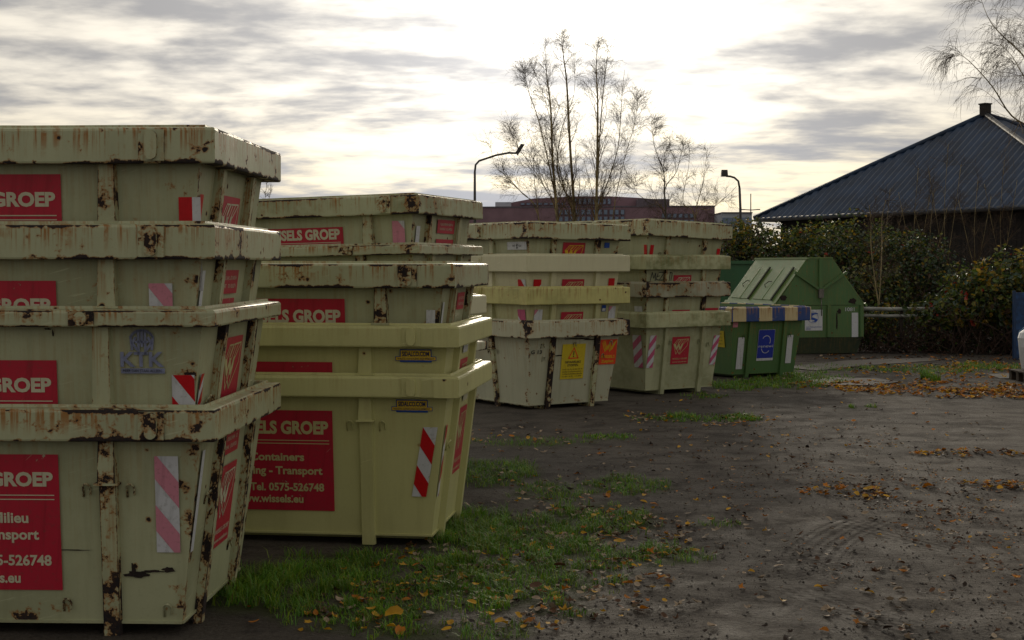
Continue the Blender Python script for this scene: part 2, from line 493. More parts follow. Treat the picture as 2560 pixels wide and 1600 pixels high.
        for si, (c0, c1, n) in enumerate(segs):
            L = (2 * cx if c0[1] == c1[1] else 2 * cy)
            out = Vector((0, c0[1], 0)) if c0[1] == c1[1] else Vector((c0[0], 0, 0))
            rows = []
            for i in range(n + 1):
                t = i / n; row = []
                for (o, z) in prof:
                    A = Vector((c0[0] * (cx + o), c0[1] * (cy + o), s.H + z)); B = Vector((c1[0] * (cx + o), c1[1] * (cy + o), s.H + z))
                    p = A.lerp(B, t)
                    if 0 < i < n:
                        p += out * (.004 * mnoise.noise((p.x * 2.3 + sd, p.y * 2.3, z * 4)))
                        p.z += .0015 * mnoise.noise((p.x * 1.1, p.y * 1.1, 7.7 + sd)) + (.001 * mnoise.noise((p.x * 7, p.y * 7, sd)) if z > -.05 else 0)
                    row.append(p)
                rows.append(row)
            vlen = [0]
            for k in range(1, len(prof)): vlen.append(vlen[-1] + math.dist(prof[k], prof[k - 1]))
            for i in range(n):
                for k in range(len(prof) - 1):
                    ua, ub = acc + L * i / n, acc + L * (i + 1) / n
                    def rv(q):
                        return min(1., max(0., (prof[q][1] + h) / h)) if q < 6 else .5
                    mb.face([rows[i][k], rows[i + 1][k], rows[i + 1][k + 1], rows[i][k + 1]],
                            [(ua, vlen[k]), (ub, vlen[k]), (ub, vlen[k + 1]), (ua, vlen[k + 1])],
                            [(i / n, rv(k)), ((i + 1) / n, rv(k)), ((i + 1) / n, rv(k + 1)), (i / n, rv(k + 1))], smooth=k in (4, 5, 6, 2))
            acc += L + .37
        s.rimo = mb.build('rim', s.mr, s.o)

    def side_rib(s, sd, a, wd):
        face = 'S' if sd < 0 else 'N'
        if face == 'N': a = -a
        mb = MB(); zt = s.H - s.rimh; zs = s.H - s.stepd + .006
        prof = [(0.0, .045), (zs, .045)]
        def ring(z, d, hw):
            P = [s.surf(face, a - hw, max(z, 0.), -.004), s.surf(face, a - hw + .006, z, d), s.surf(face, a + hw - .006, z, d), s.surf(face, a + hw, z, -.004)]
            return P
        zz = [0., s.foot, .3, .5, zs]
        for q in range(len(zz) - 1):
            A, B = ring(zz[q], .036, wd / 2), ring(zz[q + 1], .036, wd / 2)
            for k in range(3):
                mb.face([A[k], A[k + 1], B[k + 1], B[k]], [(k * .1, zz[q]), (k * .1 + .1, zz[q]), (k * .1 + .1, zz[q + 1]), (k * .1, zz[q + 1])],
                        [(.05 if k != 1 else .02, zz[q]), (.98, zz[q]), (.98, zz[q + 1]), (.02, zz[q + 1])])
        A, B = ring(zs + .012, .062, wd / 2 + .004), ring(zt, .04, wd / 2 - .002)
        for k in range(3):
            mb.face([A[k], A[k + 1], B[k + 1], B[k]], [(k * .1 + 2, zs), (k * .1 + 2.1, zs), (k * .1 + 2.1, zt), (k * .1 + 2, zt)], [(.0, .2), (1, .2), (1, .9), (0, .9)])
        mb.face([ring(0, .036, wd / 2)[k] for k in (3, 2, 1, 0)])
        ro = mb.build('rib', s.mi, s.o)
        pl = MB(); hw = wd / 2 + .016
        A = [s.surf(face, a - hw, zs, -.002), s.surf(face, a - hw, zs, .072), s.surf(face, a + hw, zs, .072), s.surf(face, a + hw, zs, -.002)]
        B = [p + Vector((0, 0, .014)) for p in A]
        pl.hull(A, B); pl.build('stacking_stop', s.mi, ro)

    def end_rib(s, sd, a):
        face = 'E' if sd > 0 else 'W'
        mb = MB(); zt = s.H - s.rimh; hw = .045
        zz = [0., s.foot, .35, .7, zt]
        for q in range(len(zz) - 1):
            def ring(z): return [s.surf(face, a - hw, z, -.004), s.surf(face, a - hw + .004, z, .05), s.surf(face, a + hw - .004, z, .05), s.surf(face, a + hw, z, -.004)]
            A, B = ring(zz[q]), ring(zz[q + 1])
            for k in range(3):
                mb.face([A[k], A[k + 1], B[k + 1], B[k]], [(k * .1 + a, zz[q]), (k * .1 + .1 + a, zz[q]), (k * .1 + .1 + a, zz[q + 1]), (k * .1 + a, zz[q + 1])],
                        [(0, zz[q] / zt), (1, zz[q] / zt), (1, zz[q + 1] / zt), (0, zz[q + 1] / zt)])
            if q == 0: mb.face(A[::-1])
            if q == 0:   # closed back of the foot below the floor
                mb.face([A[3], A[0], B[0], B[3]])
        mb.build('end_rib', s.mi, s.o)

    def lug(s, sd, a, kind):
        mb = MB(); y = sd * (s.W / 2); zc = s.H - s.rimh * .5; hh = min(s.rimh * .40, .085)
        def pill(rx, rz, n=20):
            out = []
            for k in range(n):
                an = 2 * math.pi * k / n
                cx, cz = math.cos(an), math.sin(an)
                out.append((a + rx * cx, zc + (rz - rx) * (1 if cz > 0 else -1) * (abs(cz) > 1e-6) + rx * cz))
            return out
        P = pill(.036, hh)
        A = [Vector((x, y + sd * .002, z)) for x, z in P]; B = [Vector((x, y + sd * .032, z)) for x, z in P]
        if sd < 0: A, B = A, B
        mb.hull(A if sd < 0 else A[::-1], B if sd < 0 else B[::-1])
        mats = {'rust': PM['bare_rib'], 'clean': s.mr}[kind]
        pl = MB()
        pl.box((a, y + sd * .006, zc), (.15, .012, s.rimh * .86))
        po = pl.build('lug_plate', s.mr if kind == 'clean' else PM['bare_rib'], s.o)
        mb.build('lifting_lug', mats, po)

    def hook(s, face, a, z):
        path = []
        for k in range(9):
            an = math.pi * k / 8
            path.append(s.surf(face, a - .022 * math.cos(an), z + .03 * math.sin(an) - (0 if k < 8 else 0), .012 + .02 * math.sin(an)))
        path = [s.surf(face, a - .022, z - .05, .006)] + path + [s.surf(face, a + .026, z - .035, .03)]
        mb = MB(); mb.tube(path, .007, 6); mb.build('lashing_hook', s.mi if s.rng.random() < .6 else s.mb_, s.o)

    # print on the walls ------------------------------------------------
    def dz(s, d): return s.H - d

    def sticker(s, face, a0, a1, d0, d1, mat, name='sticker', off=.011, label=None, skew=0.):
        mb = MB(); n = 6
        for k in range(n):
            x0 = a0 + (a1 - a0) * k / n; x1 = a0 + (a1 - a0) * (k + 1) / n
            mb.face([s.surf(face, x0, s.H - d1, off), s.surf(face, x1, s.H - d1, off), s.surf(face, x1 + skew, s.H - d0, off), s.surf(face, x0 + skew, s.H - d0, off)])
        o = mb.build(name, mat, s.o)
        if label: o['label'] = label
        return o

    def text(s, face, body, a, d, cap, mat, parent, width=None, align='R', bold=.018, off=.0135, skew=0.):
        V, F = text_cached(body, bold)
        xs = [p[0] for p in V]; x0, x1 = min(xs), max(xs)
        sc_ = cap / .70; sx = sc_ if width is None else width / (x1 - x0)
        ox = {'R': a - x1 * sx, 'L': a - x0 * sx, 'C': a - (x0 + x1) / 2 * sx}[align]
        me = bpy.data.meshes.new('lettering')
        me.from_pydata([tuple(s.surf(face, ox + x * sx + skew * y * sc_, s.H - d + y * sc_, off)) for x, y in V], [], F)
        me.materials.append(mat); me.update()
        return link('lettering', me, parent)

    def strokes(s, face, lines, wd, mat, parent, name, off=.0135):
        mb = MB()
        for ln in lines:
            for p, q in zip(ln, ln[1:]):
                dx, dy = q[0] - p[0], q[1] - p[1]; L = math.hypot(dx, dy) or 1
                nx, ny = -dy / L * wd / 2, dx / L * wd / 2; ex, ey = dx / L * wd * .3, dy / L * wd * .3
                mb.face([s.surf(face, p[0] + nx - ex, p[1] + ny - ey, off), s.surf(face, p[0] - nx - ex, p[1] - ny - ey, off),
                         s.surf(face, q[0] - nx + ex, q[1] - ny + ey, off), s.surf(face, q[0] + nx + ex, q[1] + ny + ey, off)][::-1])
        return mb.build(name, mat, parent)

    def polys(s, face, P, mat, parent, name, off=.0135):
        mb = MB()
        for p in P: mb.face([s.surf(face, x, z, off) for x, z in p])
        return mb.build(name, mat, parent)

    def marker(s, face, a0, a1, d0, d1, red, lean=1, phase=0., pitch=None, skew=0., plain=False):
        o = s.sticker(face, a0, a1, d0, d1, WHT, 'warning_marker', .011, skew=skew)
        if plain: return o
        wdt = a1 - a0; pitch = pitch or wdt * 2.0; bandw = pitch / 2
        P = []; hgt = d1 - d0; k = -4
        rise = wdt * 1.25 * lean
        while k * pitch < hgt + 4 * wdt:
            b = k * pitch + phase
            q = [(0, b), (wdt, b + rise), (wdt, b + rise + bandw), (0, b + bandw)]
            q = clip_rect(q, 0, wdt, 0, hgt)
            if len(q) > 2: P.append([(a0 + x + skew * (z / hgt), s.H - d1 + z) for x, z in q])
            k += 1
        if P: s.polys(face, P, red, o, 'stripes')
        return o

    def wlogo(s, face, ac, d0, wd, ht, base=RED, ink=CRT, words=True, torn=False):
        o = s.sticker(face, ac - wd / 2, ac + wd / 2, d0, d0 + ht, base, 'logo_sticker')
        def T(x, y): return (ac - wd / 2 + x * wd, s.H - d0 - ht + y * ht)
        L = [[(.10, .72), (.30, .90), (.48, .90), (.34, .76)], [(.22, .74), (.38, .90)], [(.34, .74), (.52, .90), (.92, .91), (.62, .72)],
             [(.44, .72), (.62, .90)], [(.54, .72), (.76, .90)], [(.92, .91), (.86, .66), (.46, .36), (.30, .52)], [(.10, .72), (.26, .36), (.40, .56)],
             [(.34, .46), (.46, .36)], [(.62, .72), (.46, .40)]]
        s.strokes(face, [[T(*p) for p in ln] for ln in L], .0065 * wd / .32, ink, o, 'logo_outline')
        Wp = [[(.08, .74), (.22, .74), (.29, .58), (.24, .54)], [(.24, .54), (.30, .52), (.42, .74), (.34, .74)], [(.34, .72), (.42, .74), (.47, .58), (.42, .54)], [(.42, .54), (.48, .52), (.66, .75), (.56, .75)]]
        s.polys(face, [[T(*p) for p in q] for q in Wp], ink, o, 'logo_letter')
        if words:
            s.text(face, 'WISSELS GROEP', ac, d0 + ht * .83, ht * .055, ink, o, wd * .84, 'C', .01)
            s.text(face, 'www.wissels.eu', ac, d0 + ht * .94, ht * .05, ink, o, wd * .80, 'C', .01)
        return o

    def fineprint(s, face, ac, d, wd, cap, mat, parent, off=.0135, seed=1):
        """a line of print too small to read in the photograph: separate little glyph-like strokes"""
        rng = random.Random(seed); a = ac - wd / 2; P = []
        while a < ac + wd / 2:
            g = cap * rng.uniform(.35, .75)
            if rng.random() < .16: a += g; continue
            z = s.H - d
            P.append([(a, z), (a + g * .32, z), (a + g * .32, z + cap), (a, z + cap)])
            if rng.random() < .7:
                y = z + cap * rng.choice((0, .4, .8)); P.append([(a, y), (a + g * .8, y), (a + g * .8, y + cap * .2), (a, y + cap * .2)])
            a += g
        o = s.polys(face, P, mat, parent, 'fine_print', off); o['kind'] = 'stuff'
        return o

    def notice(s, face, ac, d0, wd, ht):
        o = s.sticker(face, ac - wd / 2, ac + wd / 2, d0, d0 + ht, RED, 'notice_sticker')
        for k in range(2):
            s.fineprint(face, ac, d0 + ht * (.42 + .34 * k), wd * .72, ht * .17, CRT2, o, seed=k + s.seed)
        return o

    def board(s, right, variant, d0=.28, d1=1.09, ink=CRT2):
        o = s.sticker('S', right - 1.0, right, d0, d1, RED, 'company_sticker')
        k = (d1 - d0) / .81
        big = .078 if variant == 'a' else .095
        s.text('S', 'WISSELS GROEP', right - .035, d0 + .185 * k, big, ink, o, .86, bold=.045)
        for dd in (.245, .270):
            s.polys('S', [[(right - .94, s.H - d0 - dd * k), (right - .03, s.H - d0 - dd * k), (right - .03, s.H - d0 - dd * k + .006), (right - .94, s.H - d0 - dd * k + .006)]], ink, o, 'rule')
        if variant == 'a':
            rows = (('Containers - Milieu', .19, .405, .72), ('Recycling - Transport', .13, .505, .80), ('Tel. 0575-526748', .06, .66, .62), ('www.wissels.eu', .25, .765, .52))
        else:
            rows = (('Containers', .235, .405, .44), ('Recycling - Transport', .09, .515, .80), ('Tel. 0575-526748', .08, .65, .60), ('www.wissels.eu', .25, .745, .55))
        for tx, r, dd, wd in rows: s.text('S', tx, right - r, d0 + dd * k, .060, ink, o, wd, 'R', .03)
        return o

    def chip(s, face, pts, mat=None, name='rust_patch'):
        """bare rusty scar with its own ragged outline, lying on the wall"""
        for p in pts: s.polys(face, [p], mat or RUSTM, s.o, name, .0105 + .0006 * s.rng.random())


def ragged(a, z, w_, h, rng, n=14):
    out = []
    for k in range(n):
        an = 2 * math.pi * k / n; r = .6 + .55 * rng.random()
        out.append((a + w_ / 2 * math.cos(an) * r, z + h / 2 * math.sin(an) * r))
    return out

# ------------------------------------------------------------------ ground
GRASS = [  # pixel ellipses of the photograph turned into ground patches: u, v, ru, rv, blades per m2, blade height
    (650, 1475, 150, 55, 3400, .095), (900, 1545, 190, 38, 1900, .05), (1020, 1575, 150, 28, 1700, .045), (760, 1510, 120, 40, 2400, .07), (790, 1430, 170, 50, 2600, .06), (980, 1415, 190, 40, 2200, .045), (1190, 1335, 120, 65, 2800, .085),
    (1330, 1350, 190, 60, 2400, .06), (1300, 1450, 240, 60, 2200, .05), (1060, 1500, 240, 55, 1900, .045), (1500, 1300, 150, 40, 1900, .05),
    (1230, 1180, 120, 35, 2000, .055), (1390, 1230, 120, 28, 1500, .04), (1570, 1215, 110, 24, 1700, .05), (1660, 1385, 120, 26, 1500, .045), (1790, 1310, 70, 9, 1100, .04),
    (1330, 1105, 150, 14, 900, .045), (1510, 1093, 90, 8, 800, .045), (1730, 1046, 170, 9, 700, .05), (1210, 1575, 130, 30, 1500, .04), (1500, 1395, 160, 45, 1700, .045),
    (1120, 1440, 120, 40, 2400, .06), (900, 1450, 130, 40, 1800, .06), (1420, 1530, 90, 16, 1100, .04), (1700, 1040, 60, 6, 900, .06), (1850, 1045, 60, 6, 900, .06),
    (2010, 945, 110, 20, 520, .06), (1930, 960, 110, 14, 700, .06), (2090, 920, 120, 10, 300, .05), (2320, 925, 170, 10, 380, .06), (2480, 918, 90, 9, 520, .07),
    (2325, 950, 14, 7, 2600, .16), (2128, 1018, 14, 4, 1400, .06), (2175, 1017, 14, 3, 1400, .06), (1830, 965, 60, 12, 800, .07), (1760, 990, 60, 8, 500, .05)]
def gell(e):
    u, v, ru, rv, den, h = e
    c = gpt(u, v); Y = c.y
    rx = ru / FPX * Y; ry = (gpt(u, v - rv).y - gpt(u, v + rv).y) / 2
    return c.x, c.y, rx, ry, den, h
GE = [gell(e) for e in GRASS]
def mossy(x, y):
    m = 0.
    for cx, cy, rx, ry, den, h in GE:
        d = ((x - cx) / (rx * 1.15)) ** 2 + ((y - cy) / (ry * 1.15)) ** 2
        if d < 1: m = max(m, min(1., (1 - d) * 2.) * min(1., den / 1500))
    return m
def gz(x, y):
    if y > 70: return 0.
    return .016 * mnoise.noise((x * .5, y * .5, 3)) + .007 * mnoise.noise((x * 2.3, y * 2.3, 8)) + .003 * mnoise.noise((x * 7, y * 7, 1))


def build_ground():
    ys = [-60, -30, -10, 0, 3, 5]
    y = 5.
    while y < 62: y *= 1.0105; ys.append(y)
    ys += [80, 120, 200, 400, 800, 2500]
    nx = 250
    V, F, A = [], [], []
    for y in ys:
        hw = max(abs(y) * (.46 if 5 <= y < 62 else 1.5), 60 if (y < 5 or y >= 62) else 0)
        if y == 5: hw = 2.4
        for i in range(nx + 1):
            s_ = -1 + 2 * i / nx
            x = s_ * hw
            # outer columns reach far to the sides
            if 5 <= y < 62 and (i == 0 or i == nx): x = (-1 if i == 0 else 1) * 150
            z = gz(x, y) if 5 <= y < 62 and 0 < i < nx else 0.
            V.append((x, y, z)); A.append(mossy(x, y) if 5 <= y < 40 else 0.)
    for r in range(len(ys) - 1):
        for i in range(nx):
            a = r * (nx + 1) + i
            F.append((a, a + 1, a + nx + 2, a + nx + 1))
    me = bpy.data.meshes.new('ground'); me.from_pydata(V, [], F)
    at = me.attributes.new('moss', 'FLOAT', 'POINT'); at.data.foreach_set('value', A)
    me.polygons.foreach_set('use_smooth', [True] * len(F))
    mt = bpy.data.materials.new('damp_gravelly_earth'); mt.use_nodes = True
    t = NT(mt.node_tree); bs = t.n['Principled BSDF']
    P = t.new('ShaderNodeTexCoord').outputs['Object']
    x, y, z = t.sep(P)
    nA = t.noise(P, .35, 5, .6); nB = t.noise(P, 2.2, 6, .65, .4); nC = t.noise(P, 16., 5, .7); nD = t.noise(P, 90., 3, .6); nE = t.noise(P, 38., 4, .75)
    vor = t.new('ShaderNodeTexVoronoi'); t.put(vor, 'Vector', P); t.put(vor, 'Scale', 55.)
    c = t.mix(t.step(nA, .38, .62), (.048, .040, .033), (.080, .067, .055))
    c = t.mix(t.m('MULTIPLY', t.step(nB, .48, .66), .75), c, (.024, .019, .016))
    c = t.mix(t.m('MULTIPLY', t.step(nC, .52, .70), .6), c, (.015, .012, .011))
    c = t.mix(t.m('MULTIPLY', t.step(nC, .46, .32), .45), c, (.105, .092, .080))
    c = t.mix(t.m('MULTIPLY', t.step(vor.outputs[0], .25, .05), t.step(nD, .45, .7)), c, (.17, .155, .14))
    c = t.mix(t.m('MULTIPLY', t.step(nE, .54, .66), .75), c, (.012, .009, .008))
    c = t.mix(t.m('MULTIPLY', t.step(nE, .44, .34), .5), c, (.13, .11, .09))
    moss = t.new('ShaderNodeAttribute', attribute_name='moss').outputs['Fac']
    mf = t.m('MULTIPLY', moss, t.step(t.m('ADD', nB, t.m('MULTIPLY', nC, .3)), .48, .72))
    c = t.mix(t.m('MULTIPLY', mf, .85), c, (.035, .045, .010))
    t.put(bs, 'Roughness', t.lin(nB, .35, .65, .66, .92))
    t.put(bs, 'Specular IOR Level', .28)
    # tyre prints pressed into the soft ground
    def track(cu, cv, ang, wd, ln, per):
        g = gpt(cu, cv); ca, sa = math.cos(ang), math.sin(ang)
        dx = t.m('SUBTRACT', x, g.x); dy = t.m('SUBTRACT', y, g.y)
        a = t.m('ADD', t.m('MULTIPLY', dx, ca), t.m('MULTIPLY', dy, sa)); b = t.m('SUBTRACT', t.m('MULTIPLY', dy, ca), t.m('MULTIPLY', dx, sa))
        b2 = t.m('ADD', b, t.m('MULTIPLY', t.m('MULTIPLY', a, a), .10))
        msk = t.m('MULTIPLY', t.step(t.m('ABSOLUTE', b2), wd, wd * .8), t.step(t.m('ABSOLUTE', a), ln, ln * .6))
        wv = t.m('SINE', t.m('ADD', t.m('MULTIPLY', b2, per), t.m('MULTIPLY', t.m('SINE', t.m('MULTIPLY', a, 60)), .5)))
        return t.m('MULTIPLY', wv, msk)
    tr = t.m('ADD', track(2050, 1365, R(66), .26, 1.5, 70.), track(2110, 1520, R(112), .20, .8, 70.))
    tr = t.m('ADD', tr, track(2190, 1330, R(112), .16, 1.0, 70.))
    c = t.mix(t.m('MULTIPLY', t.m('MULTIPLY', t.step(tr, .1, .8), t.step(nC, .38, .58)), .5), c, (.018, .014, .012))
    t.put(bs, 'Base Color', c)
    h = t.m('ADD', t.m('ADD', t.m('MULTIPLY', nB, 1.3), t.m('MULTIPLY', nC, .75)), t.m('ADD', t.m('ADD', t.m('MULTIPLY', nD, .22), t.m('MULTIPLY', nE, .45)), t.m('MULTIPLY', tr, -.30)))
    b = t.new('ShaderNodeBump'); t.put(b, 'Strength', .9); t.put(b, 'Distance', .035); t.put(b, 'Height', h)
    t.l.new(b.outputs[0], bs.inputs['Normal'])
    me.materials.append(mt)
    tag(link('ground', me), kind='structure')
build_ground()

CONC = simple('worn_concrete', (.115, .10, .085), .62, var=.2, scale=1.5, bump=.25)
def concrete_patch(us, rng):
    P = [gpt(u, v, .022) for u, v in us]
    c = sum(P, Vector()) / len(P)
    out = []
    for i in range(len(P)):
        a, b = P[i], P[(i + 1) % len(P)]
        for k in range(7):
            q = a.lerp(b, k / 7); q += (q - c) * (.07 * mnoise.noise((q.x * 2.2, q.y * 1.1, 4)))
            out.append(q)
    bot = [Vector((p.x, p.y, -.03)) for p in out]
    mb = MB(); mb.face(out)
    n = len(out)
    for k in range(n): mb.face([bot[k], bot[(k + 1) % n], out[(k + 1) % n], out[k]])
    tag(mb.build('concrete_patch', CONC), kind='structure')
concrete_patch([(2010, 952), (2080, 943), (2190, 945), (2250, 954), (2180, 962), (2040, 962)], random)
concrete_patch([(1960, 917), (2120, 900), (2330, 894), (2350, 900), (2150, 914), (2040, 926)], random)
concrete_patch([(2470, 935), (2600, 930), (2620, 944), (2500, 946)], random)


class Lean:
    def __init__(s): s.v = []; s.f = []; s.m = []
    def add(s, pts, faces, mat=0):
        i = len(s.v); s.v += pts
        for f in faces: s.f.append(tuple(i + k for k in f)); s.m.append(mat)
    def build(s, name, mats, parent=None, smooth=False):
        me = bpy.data.meshes.new(name); me.from_pydata(s.v, [], s.f)
        for q in mats: me.materials.append(q)
        me.polygons.foreach_set('material_index', s.m)
        if smooth: me.polygons.foreach_set('use_smooth', [True] * len(s.f))
        me.update()
        return link(name, me, parent)


def leafmat(name, col, rough=.45, trans=.25, spec=.5):
    mt = bpy.data.materials.new(name); mt.use_nodes = True
    t = NT(mt.node_tree); bs = t.n['Principled BSDF']
    tc = t.new('ShaderNodeTexCoord')
    n = t.noise(tc.outputs['Object'], 3.5, 3); n2 = t.noise(tc.outputs['Object'], 40., 2)
    c = t.mix(t.step(n, .3, .7), tuple(x * .6 for x in col), tuple(min(1, x * 1.25) for x in col))
    c = t.mix(t.m('MULTIPLY', n2, .4), c, tuple(x * .45 for x in col))
    t.put(bs, 'Base Color', c); t.put(bs, 'Roughness', rough); t.put(bs, 'Specular IOR Level', spec)
    tr = t.new('ShaderNodeBsdfTranslucent'); t.put(tr, 0, c)
    mx = t.new('ShaderNodeMixShader'); t.put(mx, 0, trans)
    t.l.new(bs.outputs[0], mx.inputs[1]); t.l.new(tr.outputs[0], mx.inputs[2])
    t.l.new(mx.outputs[0], t.n['Material Output'].inputs[0])
    return mt
GR = [leafmat('grass_green', (.12, .29, .016), .42, .35), leafmat('grass_yellow_green', (.23, .33, .022), .42, .35), leafmat('grass_straw', (.20, .15, .05), .5, .3), leafmat('grass_dark', (.08, .21, .02), .42, .3)]
LF = [leafmat('fallen_leaf_yellow', (.60, .33, .02), .6, .2, .3), leafmat('fallen_leaf_orange', (.48, .17, .012), .6, .2, .3), leafmat('fallen_leaf_brown', (.11, .050, .022), .6, .1, .25),
      leafmat('fallen_leaf_pale', (.34, .26, .18), .6, .1, .3), leafmat('fallen_leaf_dark', (.035, .022, .016), .6, .1, .25)]


def build_grass():
    rng = random.Random(5)
    g = Lean()
    for cx, cy, rx, ry, den, h in GE:
        n = int(math.pi * rx * ry * den * (1 if cy < 14 else .8))
        n = min(int(n * 1.5), 14000)
        for _ in range(n):
            r = math.sqrt(rng.random()) * 1.12; an = rng.random() * 6.283
            x = cx + rx * r * math.cos(an); y = cy + ry * r * math.sin(an)
            k = mnoise.noise((x * 3.1, y * 3.1, 2)) * .5 + mnoise.noise((x * 9., y * 9., 6)) * .55
            if k < .05 + (r - .8) * .7 or rng.random() < .1: continue
            hh = h * (.45 + .9 * rng.random()) * (1 + .8 * k); w2 = .0022 + .0014 * rng.random()
            if cy > 18: w2 *= 2.4
            b = rng.random() * 6.283; lean = hh * (.4 + 1.0 * rng.random())
            dx, dy = math.cos(b), math.sin(b); px, py = -dy * w2, dx * w2
            z = gz(x, y) - .004
            mid = (x + dx * lean * .3, y + dy * lean * .3, z + hh * .62); tip = (x + dx * lean, y + dy * lean, z + hh * (1 if lean < hh * .7 else .85))
            mt = 0 if rng.random() < .5 else (1 if rng.random() < .6 else (3 if rng.random() < .8 else 2))
            g.add([(x - px, y - py, z), (x + px, y + py, z), (mid[0] + px * .8, mid[1] + py * .8, mid[2]), (mid[0] - px * .8, mid[1] - py * .8, mid[2]), tip],
                  [(0, 1, 2, 3), (3, 2, 4)], mt)
    tag(g.build('grass', GR), 'patchy short green grass growing on the earth beside the containers', 'grass', kind='stuff')
build_grass()


def leaf_geo(rng, size, lobed):
    n = 10
    P = []
    for k in range(n):
        an = 2 * math.pi * k / n
        r = (1.0 if not lobed else (1.0 if k % 2 == 0 else .58)) * (.85 + .3 * rng.random())
        ex = 1.0; ey = .62 if not lobed else .9
        x, y = r * ex * math.cos(an), r * ey * math.sin(an)
        P.append((x, y))
    cu = .2 + .9 * rng.random(); cv = rng.uniform(-.6, 1.2)
    out = [(0, 0, 0)] + [(x * size, y * size, size * (cu * y * y + cv * .4 * x * x + .08 * rng.random())) for x, y in P]
    F = [(0, 1 + k, 1 + (k + 1) % n) for k in range(n)]
    return out, F


def place_leaf(pts, x, y, z, rng, tilt=.35):
    m = Matrix.Rotation(rng.random() * 6.283, 3, 'Z') @ Matrix.Rotation(rng.gauss(0, tilt), 3, 'X') @ Matrix.Rotation(rng.gauss(0, tilt), 3, 'Y')
    return [tuple(Vector((x, y, z)) + m @ Vector(p)) for p in pts]


